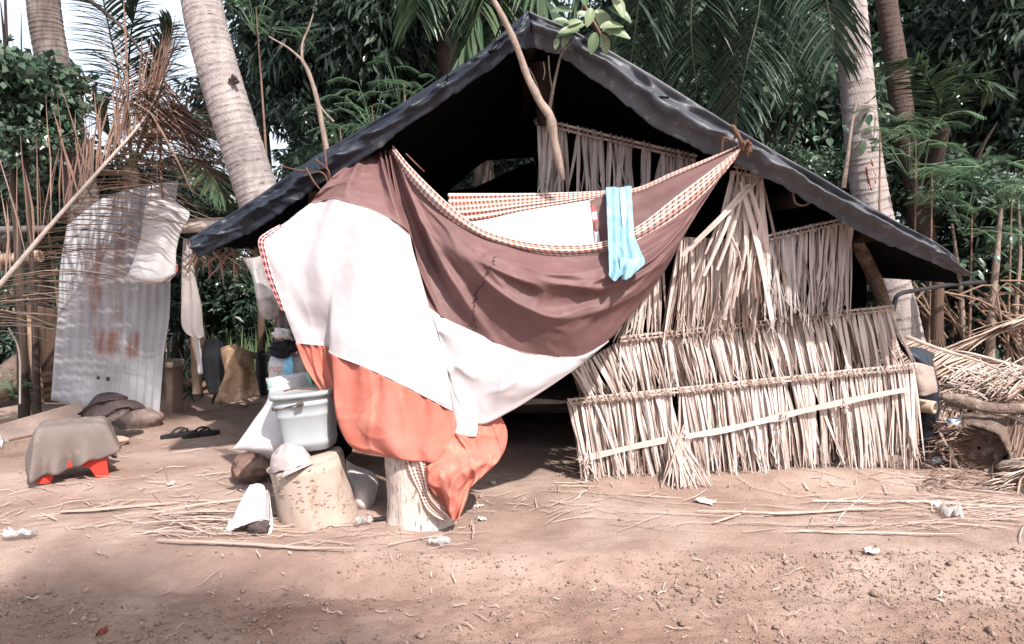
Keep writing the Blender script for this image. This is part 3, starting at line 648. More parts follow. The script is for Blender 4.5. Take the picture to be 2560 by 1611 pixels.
# brown outer side: strands from the gather / rim down to the seam
def strand(a, b, Ya, Ym, Yb, bow=0, n=5):
    out = []
    for i in range(n):
        t = i/(n-1); x = a[0]+(b[0]-a[0])*t; y = a[1]+(b[1]-a[1])*t
        k = 4*t*(1-t); dx, dy = b[0]-a[0], b[1]-a[1]; l = math.hypot(dx, dy) or 1
        x += -dy/l*bow*k; y += dx/l*bow*k
        Y = Ya*(1-t)*(1-t) + 2*Ym*t*(1-t) + Yb*t*t
        out.append((x, y, Y))
    return out
D_COLS = [
 strand((880,408),(773,513),4.76,4.52,4.445,0), strand((898,400),(836,498),4.77,4.50,4.395), strand((920,392),(905,517),4.78,4.48,4.345), strand((945,384),(978,549),4.78,4.48,4.335),
 strand((955,380),(1027,590),4.78,4.48,4.355,4), strand((962,378),(1050,684),4.78,4.48,4.325,6), strand((968,377),(1073,772),4.78,4.48,4.30,12), strand((975,376),(1112,797),4.78,4.45,4.30,18),
 strand((985,385),(1187,833),4.76,4.34,4.28,22), strand((1012,425),(1276,874),4.60,4.25,4.26,16), strand((1062,482),(1345,889),4.48,4.18,4.25,8), strand((1130,545),(1403,894),4.40,4.12,4.25,0), 
 strand((1210,592),(1462,889),4.36,4.09,4.26,-12), strand((1320,626),(1521,852),4.34,4.10,4.29,-24), strand((1450,636),(1568,798),4.33,4.15,4.32,-18), strand((1570,608),(1622,735),4.345,4.22,4.35,-10),
 strand((1680,550),(1672,660),4.39,4.31,4.39,-4), strand((1760,484),(1727,556),4.44,4.40,4.43), strand((1818,418),(1790,455),4.48,4.46,4.48), strand((1852,372),(1846,378),4.50,4.50,4.50)]
def dbrown(u, v, p):
    x = u*19
    k = math.exp(-((x-5.0)/3.9)**2)
    q = math.sin(x*1.75+.3+.5*math.sin(x)); f = k*(.150*(1-abs(q))**1.6 - .045 + .018*math.sin(x*6.1+1))*(.25+.75*math.sin(math.pi*min(1, .10+v*.95)))
    w = x*.10
    rg = lambda a, b, c: (1-abs(mn.noise(Vector((x*a, v*b+x*c, 8)))))**4
    g = (1-k)*(.060*mn.noise(Vector((x*.26, v*2.6+w, 3))) + .075*rg(.24,2.6,-.15) + .035*rg(.6,5.0,.18) + .008*mn.noise(Vector((x*1.6, v*13, 1))))*math.sin(math.pi*min(1,.1+.9*v))
    e = 1 if x < 16 else max(0, (19-x)/3)
    return (f + g)*e + .003*nz3(p,22)
clothobj('brown_panel', M['brown_cloth'], [list(r) for r in zip(*D_COLS)], 220, 70, dbrown, ham)
E_COLS = [strand((1074,770),(1124,962),4.305,4.24,4.21,-4,4), strand((1110,795),(1152,1012),4.30,4.22,4.19,0,4), strand((1187,831),(1197,1062),4.28,4.18,4.20,0,4), strand((1276,872),(1274,1030),4.26,4.16,4.22,0,4),
 strand((1345,887),(1336,992),4.25,4.18,4.235,0,4), strand((1403,892),(1405,946),4.25,4.21,4.25,0,4), strand((1462,887),(1465,902),4.26,4.255,4.27,0,4), strand((1521,851),(1522,854),4.29,4.29,4.29,0,4)]
clothobj('white_panel', M['white_cloth'], [list(r) for r in zip(*E_COLS)], 90, 40, lambda u,v,p: (.005*math.sin(u*150+3*math.sin(u*37))*math.exp(-v*10) + .018*math.sin(u*9-v*5)*(1-u) + .04*ridge(p,2.6,1.3,7) + .015*ridge(p,6,1.2,2) + .004*nz3(p,14))*math.sin(math.pi*min(1,.1+v))*(1 if u < .8 else (1-u)*5), ham)
# stitched seams between the panels
def seam(rows, nu, nv, disp, m, r=.0028, row=0):
    g, _ = cloth(rows, nu, nv, disp); mb = MB(); mb.tube([p + Vector((0,-.003,0)) for p in g[row]], r, 5); return mb.build('seam', m, ham)
seam(A_ROWS, 120, 80, dwhite, M['seam']); seam(A_ROWS[:], 120, 80, dwhite, M['white_cloth'], .003, 80)
seam([list(r) for r in zip(*E_COLS)], 90, 40, lambda u,v,p: 0, M['seam'])
# near rim, plaid hem
RU = [(980,362,4.75),(1020,410,4.59),(1060,452,4.46),(1110,500,4.395),(1160,543,4.365),(1215,577,4.345),(1280,597,4.33),(1350,609,4.32),(1440,612,4.315),(1520,601,4.32),(1600,562,4.345),(1680,500,4.39),(1750,447,4.43),(1810,402,4.47),(1852,368,4.495)]
RL = [(978,380,4.755),(1008,428,4.595),(1046,476,4.465),(1096,526,4.40),(1148,566,4.37),(1208,600,4.35),(1288,626,4.335),(1370,640,4.325),(1450,642,4.32),(1530,628,4.325),(1604,600,4.345),(1680,556,4.39),(1752,498,4.435),(1815,428,4.47),(1854,376,4.498)]
mid = [((a[0]+b[0])/2, (a[1]+b[1])/2, (a[2]+b[2])/2-.022) for a, b in zip(RU, RL)]
clothobj('plaid_hem', M['plaid'], [RU, mid, RL], 200, 12, lambda u,v,p: .008*math.sin(v*14)*(1-.5*u), ham)
# far side seen over the rim: plaid hem, white panel, brown panel
FU = [(1120,484,4.60),(1200,484,4.62),(1300,484,4.63),(1400,482,4.63),(1500,478,4.62),(1590,470,4.60),(1680,432,4.57),(1770,396,4.53),(1850,362,4.50)]
FM = [(1120,560,4.56),(1215,548,4.57),(1300,530,4.58),(1400,512,4.58),(1500,494,4.58),(1590,484,4.58),(1680,446,4.56),(1770,406,4.525),(1850,365,4.502)]
fm2 = [((a[0]+b[0])/2, (a[1]+b[1])/2, (a[2]+b[2])/2-.015) for a, b in zip(FU, FM)]
clothobj('plaid_hem', M['plaid'], [FU, fm2, FM], 160, 14, lambda u,v,p: .009*math.sin(v*22)*(1-u), ham)
clothobj('white_panel', M['white_cloth'], [[(1120,560,4.562),(1215,547,4.572),(1300,529,4.582),(1400,511,4.582),(1474,499,4.582)],[(1180,620,4.47),(1260,610,4.46),(1330,590,4.47),(1420,570,4.48),(1484,552,4.48)],[(1240,640,4.39),(1300,650,4.38),(1370,650,4.38),(1440,645,4.38),(1494,640,4.38)]], 60, 24, lambda u,v,p: .012*nz3(p,7,.4,1,2), ham)
clothobj('brown_panel', M['brown_cloth'], [[(1474,499,4.582),(1500,494,4.582),(1590,484,4.582),(1680,446,4.562),(1770,406,4.527),(1848,366,4.504)],[(1484,552,4.49),(1520,545,4.49),(1600,528,4.49),(1690,482,4.49),(1775,426,4.495),(1850,368,4.502)],[(1494,640,4.38),(1530,635,4.38),(1610,590,4.40),(1700,525,4.43),(1780,458,4.465),(1851,372,4.50)]], 80, 24, lambda u,v,p: (.022*crease(p,6,1)+.014*math.sin(v*13+u*2))*(1-u), ham)
clothobj('plaid_hem', M['plaid_red'], [[(1472,500,4.575),(1478,499,4.575),(1485,497,4.575)],[(1482,552,4.475),(1488,551,4.475),(1494,550,4.475)],[(1492,640,4.37),(1498,640,4.37),(1503,639,4.37)]], 6, 16, None, ham)
# left corner hem
clothobj('plaid_hem', M['plaid_red'], [[(700,562,4.42),(668,580,4.415),(646,601,4.41),(652,640,4.40),(664,690,4.39),(684,736,4.385),(705,778,4.375)],
 [(704,566,4.405),(676,586,4.39),(657,603,4.385),(663,640,4.375),(676,690,4.37),(695,738,4.365),(709,778,4.365)],
 [(712,566,4.42),(688,588,4.41),(668,606,4.405),(676,645,4.395),(690,694,4.39),(704,738,4.385),(716,780,4.375)]], 60, 10, lambda u,v,p: .006*math.sin(v*12), ham)
# hand stitched mend: a puckered row of thread over the brown cloth
def proj(p):
    d = p - Vector((0,0,CAMZ)); zf = d.y*cp - d.z*sp; return 1280 + d.x/zf*F, 805.5 - (d.y*sp + d.z*cp)/zf*F
gD, _ = cloth([list(r) for r in zip(*D_COLS)], 220, 70, dbrown); flat = [(p, proj(p)) for r in gD for p in r]
def onbrown(px, py): return min(flat, key=lambda q: (q[1][0]-px)**2 + (q[1][1]-py)**2)[0]
mpath = [(1238,640),(1228,665),(1216,690),(1203,715),(1190,738),(1185,760),(1184,785),(1186,808),(1189,828)]
mb = MB(); N = 60; zz = []
for k in range(N):
    x = k/N*(len(mpath)-1); i = int(x); f_ = x-i; px = mpath[i][0]+(mpath[i+1][0]-mpath[i][0])*f_; py = mpath[i][1]+(mpath[i+1][1]-mpath[i][1])*f_
    zz.append(onbrown(px, py) + Vector(((rn(.004,.009))*(-1)**k, -.005, 0)))
mb.tube(zz, .0018, 5)
mb.build('mended_seam', M['dark_cloth'], ham)
KN = P(1856, 366, 4.48)
mb = MB(); blob(mb, KN+Vector((.018,-.012,-.006)), .03, .03, .034, 10, .6, 3, 3); 
for k in range(7):
    a = KN+Vector((.015,-.02,0)); d = Vector((rn(-.2,1), -.5+rn(-.3,.3), rn(-.9,.6))).normalized(); mb.tube(spl([a, a+d*.03, a+d*.055+Vector((0,0,-.01))], 4), [.009,.008,.007,.005,.004], 6)
mb.build('knot', M['rope'], ham)
mb = MB(); mb.tube(spl([KN, KN+Vector((-.03,-.005,.06)), KN+Vector((-.06,-.01,.03)), KN+Vector((-.105,0,.045)), KN+Vector((-.11,.02,-.02))], 16), .007, 6)
mb.tube(spl([KN, KN+Vector((-.028,-.02,.05)), KN+Vector((-.05,-.01,.095)), KN+Vector((-.058,.0,.12))], 10), [.013]*9+[.006,.003], 6); mb.build('rope', M['rope'], ham)

# blue shirt over the hammock
SH = [[(1514,470,4.57),(1532,468,4.56),(1548,470,4.555),(1562,467,4.555),(1579,465,4.57)],
 [(1516,520,4.415),(1534,522,4.40),(1550,524,4.40),(1566,520,4.40),(1581,515,4.42)],
 [(1519,590,4.265),(1538,596,4.25),(1553,602,4.25),(1570,594,4.25),(1586,585,4.275)],
 [(1521,640,4.18),(1541,648,4.16),(1558,652,4.165),(1580,642,4.165),(1602,630,4.185)],
 [(1522,672,4.14),(1541,676,4.12),(1558,674,4.125),(1580,662,4.125),(1611,650,4.145)],
 [(1521,688,4.12),(1536,704,4.10),(1554,688,4.115),(1573,695,4.10),(1609,662,4.135)]]
sh = thing('shirt', 'light blue shirt hung over the hammock rim', 'shirt', P(1545,700,4.25))
clothobj('shirt_body', M['blue_cloth'], SH, 50, 70, lambda u,v,p: .007*math.sin(u*24+v*2.5) + .014*nz3(p,7,1,1,.5) + .012*ridge(p,9,.5,4) , sh)
clothobj('sleeve', M['blue_cloth'], [[(1546,640,4.15),(1566,648,4.13),(1588,648,4.145)],[(1550,672,4.115),(1568,668,4.095),(1592,660,4.11)],[(1556,700,4.09),(1571,698,4.075),(1600,668,4.10)]], 20, 20, lambda u,v,p:.012*math.sin(u*9+v*6), sh)
clothobj('faded_print', M['faded'], [[(1549,474,4.545),(1555,471,4.54),(1561,471,4.54)],[(1552,520,4.395),(1559,520,4.392),(1566,518,4.392)],[(1556,566,4.295),(1560,570,4.292),(1564,562,4.292)]], 8, 14, lambda u,v,p:.004, sh)

# ================================================================ FRONT OF HUT: stumps, bucket, sacks
def lathe(mb, c, prof, n=28, wob=0, sc=3, seed=0, rnd=0, capt=True, capb=True, lean=(0,0), ridges=0, ramp=0, sq=0):
    rows = []; c = Vector(c)
    for z, r in prof:
        row = []
        for k in range(n):
            q = 2*math.pi*k/n; d = Vector((math.cos(q), math.sin(q), 0))
            rr = r*(1 + wob*mn.noise(Vector((d.x*sc, d.y*sc, z*4+seed*5))) + .35*wob*mn.noise(Vector((d.x*sc*4, d.y*sc*4, z*14+seed))) + ramp*math.cos(ridges*q))
            if sq: rr *= 1 + sq*((abs(d.x)**5 + abs(d.y)**5)**-.2 - 1)
            row.append(c + d*rr + Vector((lean[0]*z, lean[1]*z, z)))
        rows.append(row)
    mb.quad_strip(rows, rnd, close=True)
    if capb: mb.poly(rows[0][::-1], rnd)
    if capt: mb.poly(rows[-1], rnd)
    return rows
def base(px, py): return G(px, py)
# chopping block
c = G(775, 1322); c.y += .20; stx = c.x
zt = P(775, 1150, c.y-.16).z
mb = MB(); lathe(mb, c, [(-.03,.218),(.0,.216),(.05,.214),(.10,.210),(.16,.209),(.22,.208),(.28,.207),(.33,.206),(zt-.02,.204),(zt-.004,.198),(zt,.185),(zt+.004,.09),(zt+.005,.01)], 64, .06, 1.8, 1, lean=(-.23,.02))
for i, p in enumerate(mb.v):     # worn, slanted top
    if p.z > c.z+zt*.75: mb.v[i] = p + Vector((0,0,.055*(p.x-c.x)/.2*min(1,(p.z-c.z-zt*.75)/(zt*.25))))
for k in range(150):
    q = rn(math.pi*1.02, math.pi*2.0); z = rn(.02, zt*.92); rr = .207*(1+.02) + .004; p = c + Vector((math.cos(q)*rr - .23*z, math.sin(q)*rr, z)); tg = Vector((-math.sin(q), math.cos(q), 0)); w_ = rn(.004,.014); h_ = rn(.001,.004)
    if mn.noise(p*7) < -.05: continue
    mb.poly([p - tg*w_, p - tg*w_*.2 + Vector((0,-.003,-h_)), p + tg*w_ + Vector((0,0,rn(-.004,.004))), p + tg*w_*.1 + Vector((0,.003,h_))], rn(.2,.9))
stump = mb.build('tree_stump', M['stump'], origin=c); tag(stump, 'wide tan chopping block stump with a cap and bucket on it', 'stump')
topz = c.z + zt
# coconut stump under the hammock
c2 = G(1046, 1328); c2.y += .19
mb = MB(); z2 = P(1000,1138,4.1).z; prof = [(-.02,.203)] + [(z2*k/14, .166 + .032*math.exp(-z2*k/14/.10) + .002*(k%2)) for k in range(14)] + [(z2-.01,.164),(z2,.156),(z2+.004,.13),(z2-.02,.06),(z2-.015,.01)]
lathe(mb, c2, prof, 72, .07, 3, 4, lean=(-.10,.03)); 
for k in range(70):
    q = rn(math.pi*1.05, math.pi*1.9); z = rn(.02, z2*.95); rr = (.166 + .032*math.exp(-z/.10))*1.035; p = c2 + Vector((math.cos(q)*rr - .10*z, math.sin(q)*rr + .03*z, z)); tg = Vector((-math.sin(q), math.cos(q), 0)); w_ = rn(.002,.005); h_ = rn(.008,.03)
    mb.poly([p - tg*w_, p + Vector((0,-.004,-h_)), p + tg*w_, p + Vector((0,-.003,h_))], rn(.4,1))
tag(mb.build('tree_stump', M['stump_pale'], origin=c2), 'pale coconut trunk stump propping up the orange hammock end', 'stump')
# bucket on the block
bc = Vector((P(782,1120,4.42).x, 4.40, P(780,1128,4.3).z)); bk = thing('bucket', 'grey plastic bucket with lid and wire handle behind the cap', 'bucket', bc)
zr = P(780, 990, 4.25).z - bc.z
mb = MB(); lathe(mb, bc, [(0,.115),(.004,.130),(.03,.134),(.034,.138),(.055,.139),(.06,.136),(zr*.62,.155),(zr*.65,.159),(zr*.67,.156),(zr*.8,.160),(zr*.82,.166),(zr*.86,.166),(zr*.87,.161),(zr,.166)], 64, capt=False, sq=.75); mb.build('bucket_body', M['bucket'], bk)
mb = MB(); lathe(mb, bc+Vector((0,0,zr)), [(-.012,.171),(-.014,.178),(.008,.180),(.014,.174),(.010,.160),(.006,.1),(.008,.01)], 64, .012, sq=.75); mb.build('lid', M['bucket'], bk)
mb = MB(); hz = bc + Vector((0,0,zr*.86)); mb.tube(spl([hz+Vector((-.17,-.03,-.01)), hz+Vector((-.15,-.12,-.025)), hz+Vector((-.02,-.178,.0)), hz+Vector((.02,-.18,.004))], 20), .004, 6); mb.tube([hz+Vector((.035,-.19,.008)), hz+Vector((.0,-.19,.0))], .012, 8); mb.build('handle', M['wire'], bk); bk.rotation_euler = (0, R(-6), 0)
# wire twist and scrap on the lid
q = bc+Vector((.03,-.06,zr+.02)); mb = MB(); mb.tube(spl([q+Vector((-.15,-.05,0)), q+Vector((-.08,-.03,.012)), q, q+Vector((.08,.02,.004)), q+Vector((.12,.06,.0))], 24), .005, 6, wob=.3); tag(mb.build('twisted_wire', M['rope'], origin=q), 'rusty twisted wire lying on the grey bucket lid', 'wire')
mb = MB(); q2 = bc+Vector((.10,-.02,zr+.028)); blob(mb, q2, .05,.04,.014,10,.4,3,6); tag(mb.build('scrap_lump', M['tan_cloth'], origin=q2), 'brown scrap on the bucket lid beside the orange hammock', 'scrap')
# cap on the block
cc = Vector((P(728,1170,4.2).x, 4.19, P(720,1176,4.15).z)); cap = thing('cap', 'faded greyish brown cap lying on the chopping block', 'cap', cc)
mb = MB(); rows = []
def CP(x, y, z):    # tilted frame: the cap leans left on its side
    k = R(-16); return cc + Vector((x*math.cos(k)+z*math.sin(k)-.005, y, .045 - x*math.sin(k)*.9 + z*math.cos(k)))
for i in range(15):
    th = math.pi/2*i/14; rows.append([CP((.112*math.cos(th)**.8)*math.cos(a), .095*math.cos(th)**.8*math.sin(a), -.035+.125*math.sin(th)**1.1 + .014*nz3(Vector((math.cos(a),math.sin(a),th*1.5)),1.9) - .012*math.exp(-((th-1.0)/.25)**2)*(1+math.sin(2*a))) for a in [2*math.pi*k/36 for k in range(36)]])
mb.quad_strip(rows, close=True); mb.build('crown', M['cap'], cap)
mb = MB(); rows = []
for i in range(6):
    t = i/5; rows.append([CP((.108+.045*t)*math.cos(a), (.092+.05*t)*math.sin(a), -.036 - .02*t + .02*t*math.cos(a*1.5+1.0)) for a in [R(-100)+R(95)*k/18 for k in range(19)]])
mb.quad_strip(rows); mb.build('brim', M['cap'], cap, thick=.005)
qf = G(0,0) if False else Vector((P(760,1172,4.14).x, 4.14, cc.z+.0)); mb = MB(); blob(mb, qf, .05,.03,.02,10,.7,4,9); tag(mb.build('foil_scrap', M['clear'], origin=qf), 'silvery plastic wrapper under the brim of the cap', 'wrapper')

# leaning white sack with green stripe, sack behind it with lettering
def pillow(name, m, rows, parent, nu=30, nv=36, bulge=.1, disp=None, thickb=.06):
    """closed bag: front and back cloth that meet at the border"""
    def bg(u, v): return (max(0, math.sin(math.pi*u))**.6)*(max(0, math.sin(math.pi*v))**.6)
    mb = MB(); g, uv = cloth(rows, nu, nv); f = [[p + Vector((0, -bulge*bg(j/nu,i/nv) - (disp(j/nu,i/nv,p) if disp else 0)*bg(j/nu,i/nv)**.5, 0)) for j, p in enumerate(r)] for i, r in enumerate(g)]
    b = [[p + Vector((0, thickb*bg(j/nu,i/nv), 0)) for j, p in enumerate(r)] for i, r in enumerate(g)]
    mb.quad_strip(f, 0, 0, uv); mb.quad_strip([r[::-1] for r in b], 0, 0, uv); return mb.build(name, m, parent)
sk = thing('sack', 'plump white woven sack with a green stripe leaning behind the bucket', 'sack', P(680,1110,4.6))
SR = [[(672,948,4.62),(700,940,4.6),(735,935,4.6),(770,930,4.62)],[(668,1000,4.58),(700,1000,4.56),(740,1000,4.56),(776,995,4.6)],[(635,1050,4.56),(690,1060,4.52),(740,1060,4.52),(785,1060,4.56)],[(600,1100,4.55),(665,1110,4.5),(730,1115,4.5),(790,1115,4.55)],[(580,1124,4.55),(640,1130,4.5),(720,1150,4.5),(790,1160,4.55)]]
pillow('sack_body', M['sack'], SR, sk, bulge=.10, disp=lambda u,v,p: .02*nz3(p,6)+.012*crease(p,9))
clothobj('green_stripe', M['green_strip'], [[(668,950,4.595),(677,950,4.595)],[(676,1000,4.54),(686,1000,4.535)],[(683,1040,4.475),(695,1041,4.47)],[(688,1100,4.43),(700,1102,4.427)]], 4, 20, None, sk)
sm = thing('sack', 'half clear plastic sack slumped on top of the green striped sack', 'sack', P(710,980,4.62))
pillow('sack_body', M['clear'], [[(664,946,4.62),(700,940,4.6),(740,938,4.6),(772,932,4.62)],[(670,970,4.6),(705,968,4.58),(745,965,4.58),(780,960,4.6)],[(690,1000,4.6),(715,1000,4.57),(750,998,4.57),(788,990,4.6)]], sm, 24, 20, .05, disp=lambda u,v,p:.02*crease(p,14))
clothobj('green_stripe', M['green_strip'], [[(764,934,4.56),(772,933,4.56)],[(772,955,4.53),(779,953,4.53)],[(778,978,4.54),(785,976,4.54)]], 4, 10, None, sm)
sb = thing('sack', 'white rice sack with blue stripe and red lettering, above the green striped sack', 'sack', P(710,950,4.8))
pillow('sack_body', M['sack'], [[(676,892,4.82),(700,888,4.8),(730,886,4.8),(752,884,4.82)],[(672,910,4.8),(700,908,4.78),(732,905,4.78),(760,903,4.8)],[(672,942,4.8),(700,944,4.78),(735,944,4.78),(766,940,4.8)],[(668,975,4.8),(700,980,4.78),(735,980,4.78),(770,975,4.8)]], sb, bulge=.06, disp=lambda u,v,p: .02*crease(p,10))
clothobj('blue_stripe', M['blue_strip'], [[(712,888,4.735),(728,886,4.735)],[(710,910,4.695),(733,908,4.695)],[(708,940,4.695),(734,940,4.695)],[(708,965,4.70),(734,965,4.70)]], 6, 14, None, sb)
cu = bpy.data.curves.new('lettering', 'FONT'); cu.body = 'PEC'; cu.size = .042; cu.extrude = .0008; cu.align_x = 'CENTER'
to = bpy.data.objects.new('lettering', cu); COL.objects.link(to); bpy.context.view_layer.update()
me = bpy.data.meshes.new_from_object(to.evaluated_get(bpy.context.evaluated_depsgraph_get())); bpy.data.objects.remove(to); me.materials.clear(); me.materials.append(M['red_ink'])
lt = link('lettering', me, sb); lt.location = P(688,930,4.685)-Vector(sb.location); lt.rotation_euler = (R(90), 0, 0)
# black cap on the sacks
bcp = P(712,868,4.75); mb = MB(); blob(mb, bcp, .085,.07,.035,14,.4,2.5,3)
mb.quad_strip([[bcp+Vector((-.05+.1*k/6, -.05, -.012)) for k in range(7)], [bcp+Vector((-.13+.17*k/6, -.10+.02*abs(k-3), -.045+.02*math.sin(k))) for k in range(7)]]); tag(mb.build('black_hat', M['black_cloth'], origin=bcp, thick=.004), 'crumpled black hat sitting on top of the sack pile', 'hat')
# white plastic with red edge and cloth beside the hammock hem
q = P(705,835,4.7); mb = MB(); blob(mb, q, .055,.05,.03,12,.5,3,8); tag(mb.build('plastic_bag', M['bag_white'], origin=q), 'small white plastic bag above the black hat', 'plastic bag')
q = P(705,800,4.8); tag(clothobj('rag', M['grey_cloth'], [[(698,770,4.8),(712,770,4.78),(722,775,4.8)],[(692,800,4.78),(710,805,4.75),(728,805,4.78)],[(694,832,4.78),(712,838,4.76),(730,845,4.78)]], 14, 16, lambda u,v,p:.02*math.sin(u*10), origin=q), 'grey rag hanging beside the left hammock hem', 'rag')
mb = MB()
for k in range(14):
    x = 700+k*6.5; mb.tube([P(x-14+rn(-4,4), 800+k*4, 4.92), P(x+8, 1020, 4.9)], .006, 5, rn(0,.6))
tag(mb.build('stick_fence', M['stick'], origin=P(745,1020,4.9)), 'thin upright stick screen behind the sacks, left of the hammock', 'stick screen')
# stones and open bag
q = G(618,1215); q.y += .1; q.z += .085; mb = MB(); blob(mb, q, .125,.11,.085,20,.3,1.8,2); tag(mb.build('rock', M['stone_brown'], origin=q), 'brown pitted rock left of the chopping block', 'rock')
q = G(650,1180); q.y += .25; q.z += .07; mb = MB(); blob(mb, q, .14,.11,.07,18,.3,1.6,5); tag(mb.build('rock', M['stone'], origin=q), 'grey rock under the white striped sack', 'rock')
q = G(622,1345); ob = thing('plastic_sack', 'open white plastic sack lying with its dark mouth towards the road', 'sack', q)
bagrows = [[(628,1210,4.22),(645,1208,4.2),(662,1214,4.2),(672,1225,4.24)],[(598,1262,4.15),(625,1262,4.05),(660,1265,4.05),(678,1270,4.2)],[(580,1300,4.08),(612,1300,3.98),(650,1300,3.99),(678,1300,4.12)],[(568,1318,4.03),(585,1322,3.99),(640,1296,3.96),(678,1300,4.05)]]
clothobj('bag_skin', M['bag_white'], bagrows, 40, 36, lambda u,v,p:.03*ridge(p,5,1,3)+.012*ridge(p,11,1,1), ob)
clothobj('bag_skin', M['bag_white'], [[(568,1316,4.03),(575,1300,4.06),(590,1310,4.1)],[(574,1334,4.0),(590,1330,4.03),(600,1325,4.1)],[(580,1338,3.98),(596,1336,4.0),(606,1332,4.05)]], 10, 10, None, ob)
clothobj('bag_skin', M['bag_white'], [[(672,1226,4.24),(680,1280,4.2),(683,1310,4.1)],[(676,1300,4.06),(680,1325,4.02),(676,1340,4.0)],[(650,1335,3.97),(640,1350,3.95),(660,1352,3.95)],[(622,1352,3.93),(625,1360,3.93),(640,1358,3.93)]], 12, 16, lambda u,v,p:.008*nz3(p,12), ob)
clothobj('bag_mouth_back', M['black_sheet'], [[(585,1320,4.12),(640,1296,4.12),(676,1300,4.14)],[(590,1335,4.14),(640,1335,4.16),(674,1335,4.14)]], 10, 8, None, ob)  # black sheet across the inside of the bag mouth
mb = MB(); blob(mb, G(640,1338,.03)+Vector((0,.03,0)), .06,.05,.035,12,.4,2,4); mb.build('bag_content', M['dark_cloth'], ob)
# sack wedged between the two stumps, litter in front
q = G(905,1270); q.y += .28; sw = thing('sack', 'dusty pinkish white sack wedged between the two stumps', 'sack', q)
pillow('sack_body', M['dirty_white'], [[(865,1150,4.75),(890,1165,4.7),(930,1180,4.7),(946,1200,4.75)],[(868,1200,4.6),(890,1205,4.52),(925,1210,4.52),(945,1215,4.6)],[(878,1245,4.5),(895,1248,4.44),(920,1246,4.44),(940,1240,4.5)],[(888,1274,4.46),(900,1276,4.42),(920,1276,4.42),(932,1270,4.46)]], sw, bulge=.07, disp=lambda u,v,p:.03*crease(p,9))
def scrap(px, py, w, h, m, label, cat='scrap', name='plastic_scrap', seed=0, lift=.012, tilt=.2):
    c = G(px, py); random.seed(seed+int(px)); rows = []
    n = 6; ang = rn(0, 3.1)
    for i in range(n+1):
        row = []
        for j in range(n+1):
            u, v = j/n-.5, i/n-.5; k = 1 - .35*abs(mn.noise(Vector((u*3+seed, v*3, 2))))
            x = u*w*k*.75; y = v*h*k*.75; X = x*math.cos(ang)-y*math.sin(ang); Yy = x*math.sin(ang)+y*math.cos(ang)
            row.append(Vector((c.x+X, c.y+Yy, gz(c.x+X, c.y+Yy) + .006 + lift*abs(mn.noise(Vector((u*4, v*4, seed*1.7))))*2 + tilt*.1*w*(v+.5))))
        rows.append(row)
    mb = MB(); mb.quad_strip(rows); return tag(mb.build(name, M[m], origin=c, thick=.0015), label, cat)
scrap(1100,1362,.16,.12,'clear','clear plastic bag flattened on the ground in front of the coconut stump','plastic bag','plastic_bag',1,.03)
scrap(905,1312,.14,.12,'clear','crumpled clear plastic between the feet of the two stumps','plastic bag','plastic_bag',2,.04)
scrap(1195,1268,.09,.06,'paper','white paper scrap right of the orange hammock tip','paper','paper_scrap',3)
scrap(1232,1210,.07,.05,'paper','small pale scrap at the edge of the hut shadow','paper','paper_scrap',4)
scrap(1202,1302,.08,.05,'paper','white paper scrap on the dirt just below the hammock tip','paper','paper_scrap',5)
scrap(1762,1258,.17,.12,'paper','square sheet of white paper below the fanned thatch','paper','paper_scrap',6,.02)
scrap(2178,1388,.10,.08,'paper','torn white scrap on the road edge at right','paper','paper_scrap',7,.03)
scrap(428,1214,.09,.04,'paper','white card scrap on the yard between flip-flops and stool','paper','paper_scrap',8)
scrap(48,1350,.20,.10,'clear','crushed silver wrapper at the left edge of the road','wrapper','wrapper',9,.05)
scrap(255,1588,.06,.022,'rust_stain','orange red plastic scrap at the bottom of the road','scrap','plastic_scrap',12,.02)
scrap(12,1115,.22,.22,'bag_white','white plastic bag at the far left beside the stool','plastic bag','plastic_bag',13,.08)
scrap(2340,1268,.10,.06,'paper','white scrap in the straw at right','paper','paper_scrap',15,.02)
scrap(2378,1290,.22,.14,'clear','shredded clear plastic strands in the straw at right','plastic','plastic_scrap',16,.05)
q = G(965,1300); mb = MB(); mb.box(q+Vector((-.02,-.02,.014)), .09,.02,.018, (Vector((.95,.3,.05)).normalized(), Vector((-.3,.95,0)).normalized(), Vector((0,0,1)))); tag(mb.build('metal_scrap', M['rubber'], origin=q, bevel=.003), 'small grey metal bar on the plastic between the stumps', 'scrap')

# ================================================================ LEFT YARD
# corrugated tin sheet
TC = [[(165,565,6.95),(250,500,6.93),(340,470,6.92),(446,452,6.9)],[(150,680,6.87),(240,660,6.85),(340,650,6.83),(428,640,6.82)],[(145,780,6.82),(240,785,6.8),(335,790,6.78),(424,790,6.77)],[(138,880,6.77),(235,890,6.75),(325,900,6.73),(408,905,6.72)],[(128,1000,6.72),(225,1030,6.7),(315,1055,6.68),(396,1070,6.66)]]
tin = thing('tin_sheet', 'rust stained sheet of corrugated iron standing upright at left', 'tin sheet', P(260,1040,6.68))
clothobj('sheet', M['tin'], TC, 200, 40, lambda u,v,p: .0075*math.sin(u*2*math.pi*12) + .02*nz3(p,2), tin, thick=.002)
for a, r in ((P(270,948,6.66),.022),(P(246,945,6.66),.018)):
    mb = MB(); mb.tube([a, a+Vector((0,-.006,0))], r*.8, 7, wob=.4); mb.build('rust_hole', M['bark'], tin)
